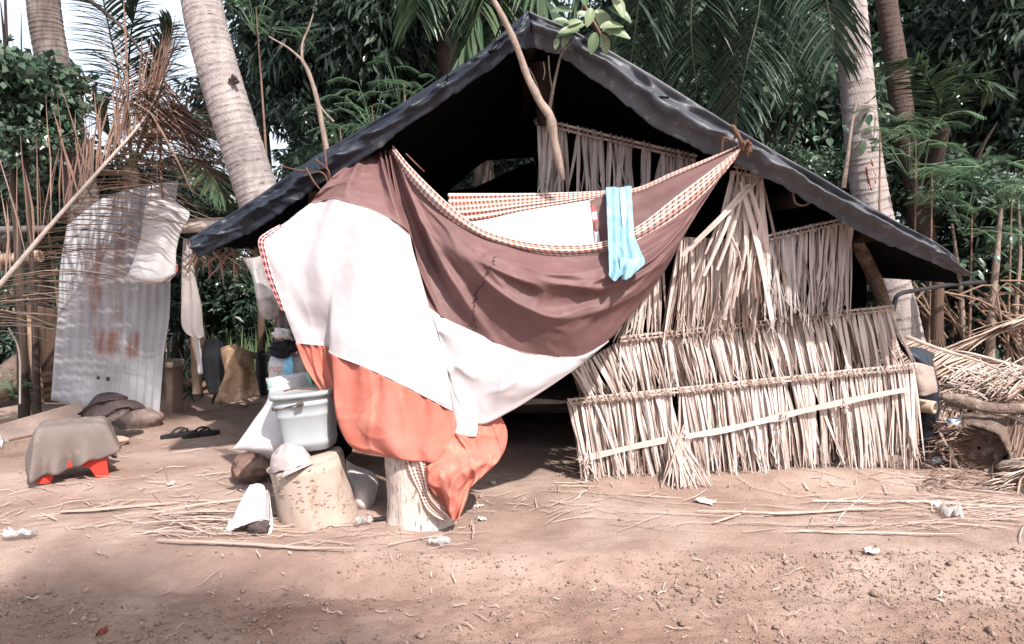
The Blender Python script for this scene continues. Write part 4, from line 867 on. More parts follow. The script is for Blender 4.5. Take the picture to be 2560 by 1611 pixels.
# white cloth bag hanging over the tin
wb = thing('cloth_bag', 'bright white cloth bag hooked over the tin sheet', 'cloth bag', P(390,700,6.220))
pillow('bag_cloth', M['bag_white'], [[(370,462,6.440),(385,460,6.420),(400,462,6.420),(410,470,6.440)],[(366,500,6.400),(385,500,6.370),(410,498,6.370),(434,500,6.400)],[(358,545,6.380),(388,545,6.340),(430,530,6.340),(474,534,6.380)],[(352,590,6.360),(385,592,6.320),(420,590,6.320),(452,580,6.360)],[(338,640,6.340),(375,645,6.290),(410,645,6.290),(440,635,6.340)],[(322,682,6.320),(360,690,6.270),(405,690,6.270),(442,678,6.320)],[(318,690,6.320),(360,706,6.270),(410,708,6.270),(440,688,6.320)]], wb, 40, 50, .012, lambda u,v,p:.010*math.sin(u*12+2*v)+.012*ridge(p,5,.4,2), .015)
clothobj('bag_hem', M['orange_cloth'], [[(440,660,6.270),(444,660,6.270)],[(440,672,6.270),(445,670,6.270)],[(438,684,6.270),(444,680,6.270)]], 3, 6, None, wb)
clothobj('bag_base', M['dirty_white'], [[(322,686,6.265),(362,694,6.210),(405,694,6.210),(440,682,6.265)],[(326,694,6.265),(365,703,6.215),(405,704,6.215),(436,688,6.265)],[(336,698,6.275),(370,709,6.240),(405,710,6.240),(428,696,6.275)]], 20, 8, None, wb)
# boards and posts at the tin's left
for (a, b, w, lab) in ((P(70,790,7.0),P(100,1010,6.9),.11,'leaning grey brown board at the left of the tin sheet'),):
    mb = MB(); mb.tube([a,b], [.05,.05], 4); tag(mb.build('plank', M['wood'], origin=b), lab, 'plank')
mb = MB(); a = P(118,820,7.05); b = P(128,1000,7.0); mb.box((a+b)/2, .22, .03, (a-b).length); tag(mb.build('dark_board', M['board'], origin=b, bevel=.004), 'dark brown board upright behind the frond beside the tin sheet', 'board')
mb = MB(); a = P(60,790,6.95); mb.box(P(105,790,7.1), .36,.03,.16, (Vector((.98,0,-.18)).normalized(), Vector((0,1,0)), Vector((.18,0,.98)).normalized())); tag(mb.build('dark_board', M['board'], origin=P(105,790,7.1), bevel=.004), 'dark board nailed crosswise behind the dry frond', 'board')
mb = MB(); mb.tube(spl([P(22,820,6.2),P(48,880,6.15),P(50,1010,6.1)],8), .008, 6); tag(mb.build('dry_stick', M['straw'], origin=P(50,1010,6.1)), 'thin bent dry stick standing at the far left', 'stick')
# logs at far left
mb = MB(); mb.tube([P(-120,590,7.4), P(45,610,7.3)], .085, 14, wob=.15); tag(mb.build('log', M['bark'], origin=P(-40,600,7.35)), 'dark log end propped up at the far left behind the frond', 'log')
mb = MB(); mb.tube([P(-80,576,7.5), P(120,572,7.45)], .03, 8); tag(mb.build('bamboo_pole', M['bamboo_pale'], origin=P(20,575,7.5)), 'pale pole laid level above the dark log at left', 'pole')
mb = MB(); mb.tube([P(-120,660,7.3), P(100,640,7.2)], .055, 10, wob=.1); tag(mb.build('log', M['wood'], origin=P(0,650,7.2)), 'brown beam running under the dark log at left', 'log')
mb = MB(); mb.tube([P(-90,1020,7.3), P(85,900,7.6)], [.14,.15], 12, wob=.15); tag(mb.build('log', M['old_wood'], origin=P(0,980,7.3)), 'weathered leaning log on the ground at the far left', 'log')
# slab and covered stone
q = G(110,1090); mb = MB(); a, b, c_, d = P(-60,1085,5.9), P(200,1010,6.5), P(215,1062,6.35), P(-40,1120,5.75)
mb.quad_strip([[a,b],[d,c_]]); mb.quad_strip([[d,c_],[d-Vector((0,-.03,.12)),c_-Vector((0,-.03,.12))]]); tag(mb.build('stone_slab', M['slab'], origin=q, thick=.05, smooth=False), 'dusty flat slab sloping against the foot of the tin sheet', 'slab')
q = G(332,1072); q.y += .12; q.z += .05; mb = MB(); blob(mb, q, .20,.16,.125,22,.2,1.6,3); tag(mb.build('rock', M['stone'], origin=q), 'grey boulder half covered by a dark cloth', 'rock')
tag(clothobj('dark_blanket', M['dark_cloth'], [[(215,1020,6.45),(240,990,6.4),(275,980,6.4),(310,988,6.35),(345,1005,6.3),(360,1018,6.3)],[(205,1040,6.3),(240,1015,6.2),(280,1008,6.15),(315,1012,6.1),(340,1015,6.1),(362,1022,6.2)],[(225,1055,6.2),(250,1045,6.08),(285,1040,6.02),(310,1030,6.0),(335,1020,6.05),(358,1022,6.2)],[(245,1062,6.15),(268,1062,6.05),(290,1050,6.0),(312,1038,5.99),(330,1026,6.05),(350,1022,6.2)]], 40, 30, lambda u,v,p:.09*ridge(p,4,1.2,1)+.03*nz3(p,7), origin=P(280,1060,6.1)), 'dark brown blanket thrown over the boulder at the tin sheet', 'blanket')
q = G(295,1112); q.z += .03; mb = MB(); blob(mb, q, .085,.06,.035,14,.2,1.5,7); tag(mb.build('rock', M['slab'], origin=q), 'small flat pale stone right behind the red stool', 'rock')
# red stool with grey cloth
s0 = G(150,1208); st = thing('stool', 'low red plastic stool under a grey cloth', 'stool', s0)
rot = R(26); ex = Vector((math.cos(rot), math.sin(rot), 0)); ey = Vector((-math.sin(rot), math.cos(rot), 0)); ez = Vector((0,0,1)); sc_ = s0 + Vector((-.01,.19,0))
hw, hd, hh = .195, .15, .335
def SP(x, y, z): return sc_ + ex*x + ey*y + ez*z
mb = MB(); mb.quad_strip([[SP(-hw*.86,-hd*.86,hh),SP(hw*.86,-hd*.86,hh)],[SP(-hw*.86,hd*.86,hh),SP(hw*.86,hd*.86,hh)]]); mb.build('seat', M['red'], st, thick=.012, smooth=False)
def wall(p0, p1):      # skirt with an arched cut-out
    mb = MB(); N = 28; top = []; bot = []
    for k in range(N+1):
        t = k/N; a = p0.lerp(p1, t); c_ = sc_.copy(); c_.z = 0
        inn = a + (sc_ - a)*.14; tp = Vector((inn.x, inn.y, sc_.z+hh))
        x = abs(t-.5); z = .085*math.sqrt(max(0, 1-(x/.30)**4)) if x < .30 else 0
        lo = Vector((a.x, a.y, sc_.z)); top.append(tp); bot.append(lo.lerp(tp, min(.99, z/hh)))
    mb.quad_strip([top, bot]); return mb
for a, b in (((-hw,-hd),(hw,-hd)),((hw,-hd),(hw,hd)),((hw,hd),(-hw,hd)),((-hw,hd),(-hw,-hd))):
    wall(SP(*a,0), SP(*b,0)).build('skirt', M['red'], st, thick=.007, smooth=False)
mb = MB(); rows = []; N = 44
def lowf(u): return .03 + .09*(.5+.5*math.sin(u*2.1+1)) + .05*mn.noise(Vector((u*1.3, 2, 0)))
ring = []
for k in range(80):
    q = 2*math.pi*k/80; cx, cy = math.cos(q), math.sin(q); m_ = max(abs(cx), abs(cy)); ring.append((cx/m_, cy/m_, q))
def drop(q):   # how far the cloth hangs down on each side
    d = .235 + .025*math.sin(3*q) + .02*math.sin(5*q+1)
    # front-left corner nearly touches the ground, front right rides up
    d += .075*math.exp(-((q-R(226))/.22)**2) + .05*math.exp(-((q-R(255))/.3)**2) - .09*math.exp(-((q-R(200))/.12)**2) - .055*math.exp(-((q-R(290))/.22)**2) - .03*math.exp(-((q-R(318))/.14)**2)
    return d
for s in (0.02,.35,.7,.9,1.0):
    rows.append([SP(x*hw*.93*s, y*hd*.93*s, hh+.014 + .008*mn.noise(Vector((x*s*4, y*s*4, 1))) - (.006 if s == 1 else 0)) for x, y, q in ring])
for s in (.12,.3,.5,.7,.85,1.0):
    rows.append([SP(x*(hw*.93+.02+.022*s + .026*s*math.sin(q*9+.6) + .03*s*math.sin(2*q)**4), y*(hd*.93+.015+.02*s + .05*s*s*math.sin(q*10+1.6+math.sin(q*3)) + .045*s*abs(math.sin(2*q))**5), hh+.008-s*drop(q)) for x, y, q in ring])
mb.quad_strip(rows, close=True); cl = mb.build('drape_cloth', M['grey_cloth'], origin=s0, thick=.004, subdiv=1); tag(cl, 'worn grey cloth draped over the red plastic stool', 'cloth')
# flip-flops
def flipflop(px, py, ang, lab):
    c = G(px, py); f = thing('flip_flop', lab, 'flip-flop', c, 'pair of black flip-flops'); ca, sa = math.cos(ang), math.sin(ang)
    def L(x, y, z): return c + Vector((x*ca-y*sa, x*sa+y*ca, z+.006))
    out = []
    for k in range(26):
        q = 2*math.pi*k/26; x = .15*math.cos(q); w = .054 + .008*math.cos(q) - .010*math.exp(-((x+.01)/.04)**2); out.append((x, w*math.sin(q)))
    mb = MB(); mb.quad_strip([[L(x,y,0) for x,y in out],[L(x,y,.022) for x,y in out]], close=True); mb.poly([L(x,y,.022) for x,y in out]); mb.poly([L(x,y,0) for x,y in out][::-1]); mb.build('sole', M['rubber'], f, bevel=.003)
    mb = MB(); t = L(.075,0,.022)
    for s in (-1,1): mb.tube(spl([t, L(.05,s*.022,.055), L(0,s*.042,.05), L(-.045,s*.044,.018)], 12), [.006]*6+[.009]*7, 6)
    mb.build('strap', M['rubber'], f); 
flipflop(448, 1092, R(46), 'black flip-flop nearer the stool, left one of the pair')
flipflop(502, 1090, R(38), 'black flip-flop nearer the sacks, right one of the pair')
# hanging cloths on the left post, bin, post
mb = MB(); mb.tube(spl([P(478,600,7.0), P(488,850,7.0), P(494,985,6.95)], 6), .045, 8, wob=.15); tag(mb.build('wooden_post', M['wood'], origin=P(494,985,6.95)), 'wooden post behind the hanging white cloth at the left eave', 'post')
tag(clothobj('cloth', M['dirty_white'], [[(458,600,6.6),(468,596,6.58),(478,600,6.6)],[(455,680,6.58),(470,680,6.55),(488,690,6.58)],[(455,760,6.57),(475,762,6.54),(503,765,6.57)],[(456,810,6.56),(478,812,6.53),(506,812,6.56)],[(470,835,6.56),(486,840,6.54),(508,830,6.56)],[(494,845,6.56),(500,848,6.55),(508,842,6.56)]], 20, 40, lambda u,v,p:.018*math.sin(u*9+v*2), origin=P(480,845,6.56)), 'long dirty white cloth hanging from the left eave corner', 'cloth')
tag(clothobj('cloth', M['bag_white'], [[(486,850,6.8),(494,850,6.78),(500,852,6.8)],[(492,890,6.78),(500,892,6.76),(506,892,6.78)],[(494,934,6.78),(502,936,6.76),(510,934,6.78)]], 8, 16, lambda u,v,p:.01*math.sin(u*9), origin=P(500,935,6.8)), 'narrow white cloth strip hanging on the wooden post', 'cloth')
c = P(421,1010,7.3); c.z = 0; mb = MB(); hb = P(421,905,7.2).z; lathe(mb, c, [(0,.12),(.05,.125),(hb-.06,.135),(hb-.055,.15),(hb,.152),(hb,.13),(hb-.05,.12),(hb-.06,.01)], 28, .02); tag(mb.build('old_bin', M['bin'], origin=c), 'rusty greyish bin standing behind the tin sheet', 'bin')
mb = MB(); mb.tube([P(470,553,6.75), P(600,548,6.6)], .02, 8); tag(mb.build('bamboo_pole', M['bamboo'], origin=P(530,550,6.7)), 'thin upper bamboo pole running from tin sheet to eave', 'pole')
mb = MB(); a, b = P(440,572,6.6), P(640,558,6.3); mb.tube([a.lerp(b,i/9) for i in range(10)], [.045,.044,.044,.047,.044,.044,.044,.047,.044,.044], 14); tag(mb.build('bamboo_pole', M['bamboo_pale'], origin=(a+b)/2), 'thick pale bamboo pole running from tin sheet to eave', 'pole')
# ragged palm thatch hem under the left eave
mb = MB()
for i in range(60):
    a = P(486+rn(0,190), 625+rn(-8,16), 4.85+rn(0,.25)); leaflet(mb, a, Vector((rn(-.6,.9), rn(-.2,.6), -.25)), rn(.08,.25), .02, .3, rn(0,1))
mb.build('eave_thatch', M['dry_leaf'], hut, smooth=False)
# clear bag hanging at the hammock's left
pb = P(655,790,4.7); cb = thing('plastic_bag', 'clear plastic bag hanging full beside the left hammock corner', 'plastic bag', pb)
pillow('bag_skin', M['clear'], [[(606,644,4.75),(630,645,4.72),(652,640,4.75)],[(630,690,4.74),(645,690,4.7),(665,690,4.74)],[(640,740,4.72),(660,742,4.68),(690,745,4.72)],[(648,780,4.72),(668,784,4.68),(698,778,4.72)],[(660,798,4.72),(674,800,4.7),(690,794,4.72)]], cb, 20, 30, .05, lambda u,v,p:.02*crease(p,12))
mb = MB(); blob(mb, P(668,768,4.72), .035,.03,.035,12,.3,3,2); mb.build('bag_content', M['dirty_white'], cb)
# black trousers and tan tarp bundle on a rack
q = P(545,990,6.7)
tag(clothobj('black_trousers', M['black_cloth'], [[(512,850,6.75),(530,846,6.72),(548,850,6.72),(566,862,6.75)],[(506,890,6.7),(528,890,6.66),(552,892,6.66),(578,895,6.7)],[(510,940,6.7),(530,945,6.65),(555,948,6.65),(572,935,6.7)],[(520,975,6.7),(535,985,6.66),(552,980,6.66),(562,960,6.7)]], 26, 26, lambda u,v,p:.03*math.sin(u*9)+.02*nz3(p,6), origin=q), 'black trousers hung on the rack left of the tan tarp', 'trousers')
q = P(600,1000,6.5)
tag(clothobj('tan_tarp', M['tan_cloth'], [[(560,868,6.7),(585,860,6.66),(606,862,6.66),(630,885,6.7)],[(558,895,6.6),(585,885,6.52),(612,890,6.52),(638,910,6.6)],[(566,930,6.55),(590,930,6.46),(615,930,6.46),(645,935,6.55)],[(560,965,6.5),(590,970,6.42),(620,970,6.42),(655,970,6.5)],[(540,1000,6.45),(585,1002,6.36),(625,995,6.36),(660,985,6.45)]], 40, 34, lambda u,v,p:.09*ridge(p,4,.6)+.05*math.sin(u*12+v*2)*.6+.02*nz3(p,9), origin=q), 'crumpled tan tarp draped over a low rack in the yard', 'tarp')
tag(clothobj('dark_coat', M['black_cloth'], [[(640,882,6.3),(655,878,6.28),(668,886,6.3)],[(640,930,6.28),(656,930,6.24),(672,935,6.28)],[(650,985,6.25),(660,990,6.22),(672,985,6.25)]], 16, 20, lambda u,v,p:.03*math.sin(u*8), origin=P(655,990,6.25)), 'dark blue coat hanging between the tan tarp and the sacks', 'coat')
mb = MB(); mb.tube([P(652,700,7.2), P(655,960,7.2)], .035, 8, wob=.1); tag(mb.build('wooden_post', M['board'], origin=P(655,960,7.2)), 'dark thin post behind the clear hanging bag', 'post')
mb = MB(); mb.tube([P(505,862,6.8), P(690,900,6.8)], .03, 8, wob=.1); tag(mb.build('rack_pole', M['board'], origin=P(600,880,6.8)), 'low horizontal pole carrying the trousers and tan tarp', 'pole')
mb = MB()
for k in range(24):
    a = G(rn(440,640), rn(985,1030), .01); d = Vector((rn(-1,1), rn(-.4,.4), rn(-.05,.25))); mb.tube([a, a+d*rn(.1,.3)], .006, 5, rn(0,1))
tag(mb.build('kindling', M['stick'], origin=G(560,1010)), 'loose sticks and bark lying in the yard behind the flip-flops', 'sticks', kind='stuff')
q = G(455,980); mb = MB(); blob(mb, q+Vector((0,.1,.05)), .25,.15,.07,16,.4,2.5,8); tag(mb.build('rock', M['stone_brown'], origin=q), 'dark low rock on the yard behind the tin sheet', 'rock')

# big dry frond leaning over the tin
fr = thing('dry_palm_frond', 'huge dry brown palm frond leaning across the tin sheet', 'palm frond', P(0,715,6.1))
mb = MB(); path = pts([(-120,840,6.0),(0,712,6.1),(130,560,6.2),(250,425,6.3),(345,318,6.4),(385,255,6.42),(408,190,6.45)])
c = spl(path, 110)
mb.tube(c[::5], [.024-.019*i/23 for i in range(len(c[::5]))], 8, 0); mb.build('rachis', M['dry_rachis'], fr)
mb = MB()
for i in range(110):
    t = i/110
    a = c[i].lerp(c[i+1], rn(0,1)); L = (1.15 - .5*abs(t-.4))*rn(.75,1.1)
    d = Vector((1, rn(-.03,.12), .31 - .34*t + rn(-.05,.05)))
    for k in range(1 + (random.random() < .6)):
        if t < .74: leaflet(mb, a + Vector((0,0,rn(-.02,.02))), d + Vector((0,rn(-.05,.05),rn(-.06,.06))), L*rn(.8,1.05), rn(.018,.03), .6*rn(.4,1.4), rn(0,.7) if t > .5 else rn(.5,1), curl=.10)
    if t > .60:
        for k in range(3):
            d = Vector((1-1.2*(t-.72), rn(-.1,.15), -.35 - 1.9*(t-.70) + rn(-.45,.35))); leaflet(mb, a, d, rn(.55,1.0), rn(.014,.022), .3*rn(.3,1.4), rn(0,.5), curl=.14)
    if .16 < t < .98:
        for k in range(1 if t < .42 else 2):
            if t < .36 and random.random() < .35: continue
            a = c[i].lerp(c[i+1], rn(0,1)); d = Vector((-.16+.42*t+rn(-.12,.12), rn(0,.2), 1)); L = (.5+.62*(1-t))*rn(.4,1.15)
            leaflet(mb, a, d + Vector((rn(-.12,.12),0,0)), L, rn(.010,.018), rn(-.05,.35), rn(0,.35), curl=.38)
for i in range(70):   # tangle at the tip
    a = P(rn(300,420), rn(210,330), 6.4); leaflet(mb, a, Vector((rn(-.5,1), rn(-.1,.1), rn(-1,.5))), rn(.4,.9), .018, .25, rn(0,.4), curl=.15)
mb.build('leaflets', M['dry_leaf'], fr, smooth=False)
# vine-like dead twig above it
mb = MB(); mb.tube(spl(pts([(190,-20,7.5),(255,25,7.5),(310,75,7.4),(350,125,7.4),(392,180,7.3)]), 14), [.022-.001*i for i in range(15)], 7, wob=.15); mb.tube(spl(pts([(190,225,7.5),(245,240,7.5),(330,262,7.5)]), 8), .012, 6); tag(mb.build('dead_branch', M['bark'], origin=P(392,180,7.3)), 'dark dead branch slanting above the dry frond tip', 'branch')

# ================================================================ RIGHT YARD
# leaning bare branch against the gable
br = thing('branch', 'bare forked branch leaning across the hut gable', 'branch', P(1405,450,4.5))
mb = MB(); mb.tube(spl(pts([(1225,-15,4.4),(1258,45,4.4),(1292,118,4.42),(1322,200,4.44),(1352,258,4.46),(1375,290,4.46),(1382,330,4.47),(1392,385,4.48),(1408,450,4.5)]), 30), [.014+.0006*i for i in range(20)]+[.027,.028,.027,.025,.024,.024,.024,.024,.022,.018,.008], 9, wob=.2); mb.build('limb', M['bark_pale'], br)
mb = MB(); mb.tube(spl(pts([(1372,282,4.47),(1382,225,4.5),(1392,180,4.5),(1405,135,4.48),(1438,98,4.45)]), 14), [.012-.0006*i for i in range(15)], 6)
mb.tube(spl(pts([(1381,230,4.5),(1374,185,4.5),(1371,140,4.5)]), 8), .005, 5); mb.tube(spl(pts([(1355,245,4.48),(1335,195,4.5),(1322,170,4.5)]), 8), .004, 5); mb.tube(spl(pts([(1358,200,4.5),(1362,180,4.5),(1358,155,4.5)]), 6), .004, 5)
mb.build('twig', M['bark'], br)
# leafy shoot above the apex
lf = thing('leafy_shoot', 'shoot with big pale green leaves over the roof apex', 'plant', P(1460,110,4.75))
mb = MB(); mb.tube(spl(pts([(1530,150,4.85),(1500,85,4.7),(1470,30,4.65),(1440,-30,4.65)]), 12), [.012-.0004*i for i in range(13)], 7); mb.build('stem', M['stick'], lf)
mb = MB()
def bigleaf(mb, c, d, L, w, nrm, rnd):
    d = d.normalized(); s_ = d.cross(nrm).normalized(); n_ = s_.cross(d); rows = []
    for i in range(9):
        t = i/8; wd = w*math.sin(math.pi*min(1,t*.93+.05))**.75; p = c + d*L*t - n_*L*.25*t*t
        rows.append([p - s_*wd/2 + n_*wd*.18, p - s_*wd/4 + n_*wd*.05, p, p + s_*wd/4 + n_*wd*.05, p + s_*wd/2 + n_*wd*.18])
    mb.quad_strip(rows, rnd)
for px, py, dx, dz, L in ((1430,30,-1,.2,.11),(1465,15,-.3,.9,.12),(1490,25,.6,-.9,.15),(1520,20,.9,-.4,.14),(1500,0,.9,.4,.13),(1455,55,-1,-.1,.10),(1480,50,-.5,.3,.10),(1500,70,.9,.2,.12),(1465,60,-.9,-.25,.12),(1448,75,-1,-.2,.13),(1505,78,1,-.15,.15),(1488,82,-.2,-1,.11),(1506,85,.25,-1,.11),(1420,85,-.4,-.9,.08),(1460,-5,-1,.1,.12),(1530,-10,.5,-.8,.13),(1478,20,-.2,-1,.10),(1425,60,-1,.3,.09),(1395,95,-.3,-1,.06)):
    bigleaf(mb, P(px,py,4.5+rn(-.05,.05)), Vector((dx, -.25+rn(-.2,.2), dz)), L*1.05, L*.56, Vector((rn(-.3,.3), -.75, .65)), rn(0,1))
mb.build('leaves', M['leaf_pale'], lf)
# twigs tied over the left roof edge
tw = thing('vine_twig', 'thin brown vine twigs trailing over the left roof edge', 'vine', P(820,470,4.6))
for l in ([(808,350,4.6),(815,400,4.52),(820,450,4.52),(818,480,4.55)],[(765,420,4.55),(785,455,4.5),(805,480,4.52)],[(762,440,4.55),(800,430,4.5),(818,450,4.5),(812,480,4.53)],[(790,400,4.6),(820,425,4.5),(824,450,4.5)],[(700,415,4.8),(740,425,4.6),(765,428,4.56)],[(1015,385,4.6),(1040,410,4.55),(1060,430,4.6)]):
    mb = MB(); mb.tube(spl(pts(l), 12), .005, 5); mb.build('twig', M['rope'], tw)
# bare saplings behind the left roof
bs = thing('sapling', 'bare pale forked sapling rising behind the left roof slope', 'sapling', P(822,400,5.6))
mb = MB(); mb.tube(spl(pts([(822,420,5.6),(812,350,5.6),(795,260,5.6),(775,190,5.6),(755,150,5.6)]), 16), [.022-.0006*i for i in range(17)], 8, wob=.15)
mb.tube(spl(pts([(755,150,5.6),(720,120,5.6),(672,92,5.6)]), 8), [.010-.0007*i for i in range(9)], 6); mb.tube(spl(pts([(755,152,5.6),(756,110,5.6),(772,70,5.6),(783,35,5.6)]), 10), [.011-.0007*i for i in range(11)], 6); mb.tube(spl(pts([(797,262,5.6),(815,285,5.6),(835,305,5.6)]),6), .007, 5)
mb.build('trunk', M['bark_pale'], bs)

# right side of the hut: bark slab, bamboo, tarp, log, fronds
q = P(2310,985,5.35); tag(clothobj('bark_slab', M['bin'], [[(2262,905,5.35),(2295,908,5.3),(2330,918,5.35)],[(2268,950,5.33),(2300,950,5.27),(2338,955,5.33)],[(2280,990,5.32),(2310,990,5.27),(2342,980,5.32)]], 20, 20, lambda u,v,p:.02*crease(p,10), origin=q, thick=.012), 'grey curved bark slab at the right wall corner', 'bark')
tag(clothobj('black_tarp', M['tarp'], [[(2228,800,5.5),(2250,860,5.45),(2300,870,5.5),(2335,885,5.7)],[(2250,870,5.45),(2280,890,5.4),(2310,900,5.42),(2332,910,5.6)],[(2290,930,5.5),(2310,960,5.46),(2330,960,5.46),(2345,960,5.6)],[(2296,1060,5.5),(2315,1060,5.46),(2335,1055,5.46),(2346,1040,5.6)],[(2298,1150,5.5),(2312,1140,5.46),(2330,1130,5.46),(2344,1100,5.6)]], 30, 40, lambda u,v,p:.03*crease(p,6), origin=P(2310,1150,5.5)), 'black plastic tarp bunched at the right corner of the hut', 'tarp')
c = P(2338,1020,5.36); mb = MB(); dv = Vector((-.62,.78,.02)).normalized(); s_ = dv.cross(Vector((0,0,1))).normalized(); u_ = s_.cross(dv)
rg_ = lambda d_, r: [c + dv*d_ + (s_*math.cos(q)+u_*math.sin(q))*r for q in [2*math.pi*k/24 for k in range(24)]]
mb.quad_strip([rg_(.5,.045), rg_(.012,.045), rg_(0,.042), rg_(0,.028), rg_(.3,.026)], 0, close=True); tag(mb.build('bamboo_pole', M['bamboo'], origin=c), 'cut bamboo pole end poking out at the right wall corner', 'pole')
# log
c = G(2462,1185); c.y += .08; lg = thing('log', 'thick rotting log lying at the right edge', 'log', c)
mb = MB(); a = c+Vector((0,0,.145)); dv = Vector((.55,.84,.06)).normalized(); s_ = dv.cross(Vector((0,0,1))).normalized(); u_ = s_.cross(dv)
def lring(d_, r, n=80, sd=0): return [a + dv*d_ + (s_*math.cos(q)*1.05+u_*math.sin(q))*r*(1+.20*mn.noise(Vector((math.cos(q)*1.1+3, math.sin(q)*1.1, d_*2+sd)))+.05*mn.noise(Vector((math.cos(q)*3.3, math.sin(q)*3.3, d_*5)))+.03*mn.noise(Vector((math.cos(q)*11, math.sin(q)*11, d_*9)))) for q in [2*math.pi*k/n for k in range(n)]]
mb.quad_strip([lring(d_, .165) for d_ in (-.05,-.01,.04,.1,.17,.25,.32,.4,.5,.6,.75,.9,1.1,1.3)], 0, close=True); mb.build('log_bark', M['old_wood'], lg, thick=.02)
mb = MB(); rings = [[p + dv*(.03*nz3(p,14)) for p in lring(d_, r, 80, 2)] for d_, r in ((.03,.160),(.0,.13),(.035,.09),(.015,.05),(.03,.01))]; mb.quad_strip(rings, 0, close=True); mb.build('log_core', M['log_end'], lg)
c = G(2550,1215); mb = MB(); blob(mb, c+Vector((.12,.1,.05)), .16,.2,.08,16,.3,2,3); tag(mb.build('log', M['old_wood'], origin=c), 'dark chunk of wood at the right frame edge before the log', 'log')
# can, bottle, foil and scraps by the log
def bottle(c, d, r, L, m, label, cat, name):
    d = d.normalized(); mb = MB(); prof = [(0,.6),(.03,1),(.3,1),(.34,.9),(.38,1),(.72,1),(.86,.5),(.9,.38),(1,.38)]
    mb.tube([c+d*L*t for t,_ in prof], [r*k for _,k in prof], 14); return tag(mb.build(name, M[m], origin=c), label, cat)
bottle(P(2372,1060,5.35), Vector((1,.3,.05)), .035, .13, 'blue_can', 'blue crushed can lying above the rotting log', 'can', 'drink_can')
bottle(G(2322,1166,.03), Vector((1,.35,.02)), .032, .19, 'bottle', 'clear plastic bottle lying left of the rotting log', 'bottle', 'plastic_bottle')
# piled dry fronds on the right
def pilef(lab, path, n, L, w, droop, sides, rnd, rr=.022, grp='dry fronds piled at right', mt='pile_leaf'):
    f = thing('dry_palm_frond', lab, 'palm frond', P(*path[0]), grp); c = spl(pts(path), n)
    mb = MB(); st_ = max(1, n//16); cc = c[::st_]; mb.tube(cc, [rr*(1-.75*i/len(cc)) for i in range(len(cc))], 7, 0); mb.build('rachis', M['dry_rachis'], f)
    mb = MB()
    for i in range(n):
        for sd in sides:
            d = Vector(sd) + Vector((rn(-.12,.12), rn(-.12,.12), rn(-.10,.10))); leaflet(mb, c[i].lerp(c[i+1], rn(0,1)), d, L*rn(.7,1.1)*(1-.4*i/n), w*rn(.7,1.2), droop, rn(*rnd), curl=.12)
    mb.build('leaflets', M[mt], f, smooth=False)
pilef('dry tan frond, upper layer of the pile with leaflets sweeping left', [(2580,930,6.4),(2500,905,6.5),(2400,880,6.6),(2290,880,6.7)], 80, .75, .028, .2, ((-.8,-.35,.12),(-.9,.1,-.05)), (0,1))
pilef('long fallen dry frond stem crossing the pile towards the right edge', [(2270,845,6.3),(2350,875,6.1),(2450,905,5.9),(2580,960,5.6)], 90, .6, .026, .3, ((.3,-.3,-.35),(-.65,-.4,-.1)), (0,.9))
pilef('dry frond with upright brown leaflets behind the pile', [(2400,860,6.9),(2470,840,6.9),(2540,800,6.9),(2640,770,6.9)], 60, .8, .026, .1, ((.8,.0,.35),(-.7,-.2,-.2)), (0,.7))
pilef('lower frond of the pile curling over the log', [(2340,1010,5.7),(2400,985,5.7),(2470,960,5.7),(2600,940,5.7)], 60, .5, .024, .5, ((.2,-.3,-.6),(.6,-.1,.2)), (.2,1))
pilef('grey dry frond lying at the lower right frame edge', [(2660,1150,4.9),(2610,1160,4.9),(2560,1190,4.85),(2540,1230,4.8)], 30, .4, .02, .3, ((-.6,-.3,.1),(-.3,-.5,-.1)), (.3,1))
pilef('brown dry frond lying lowest in the pile just above the log', [(2620,1010,5.6),(2540,1000,5.65),(2450,985,5.7),(2360,960,5.75)], 70, .45, .022, .5, ((-.5,-.3,-.5),(-.7,-.2,.15)), (0,.6))
pilef('dark tangled dry frond at the far right edge beside the log', [(2620,1080,5.3),(2570,1060,5.35),(2520,1040,5.4),(2440,1030,5.5)], 60, .4, .02, .5, ((-.4,-.3,-.6),(.3,-.2,.5)), (0,.5), mt='dry_leaf')
mb = MB()
for k in range(420):
    a = G(rn(2300,2560), rn(1150,1230), rn(0,.05)) if k < 260 else P(rn(2330,2420), rn(1050,1160), rn(5.1,5.5)); d = Vector((rn(-1,1), rn(-.6,.6), rn(-.35,.35))); leaflet(mb, a, d, rn(.04,.22), rn(.006,.02), .2, rn(0,.7), curl=.3)
tag(mb.build('leaf_debris', M['dry_leaf'], smooth=False), 'dark leaf debris and shreds strewn round the rotting log', 'debris', kind='stuff')
# thick grey frond stalk
mb = MB(); pth = spl(pts([(2352,990,5.35),(2420,1008,5.3),(2490,1022,5.3),(2600,1020,5.3)]), 16); mb.tube(pth, [.012,.03,.04,.045]+[.045-.001*i for i in range(13)], 10, wob=.1); tag(mb.build('frond_stalk', M['old_wood'], origin=pth[0]), 'thick grey palm stalk lying above the rotting log', 'stalk')
# pale twiggy tangle
mb = MB()
for k in range(260):
    a = P(rn(2360,2560), rn(920,1000), 5.7+rn(-.2,.3)); d = Vector((rn(-1,1), rn(-.4,.4), rn(-.6,.6))); mb.tube([a, a+d*rn(.05,.16)], .005, 4, rn(0,.6))
tag(mb.build('twig_litter', M['straw'], origin=P(2450,980,5.7)), 'pale twig tangle between fronds and log', 'twigs', kind='stuff')
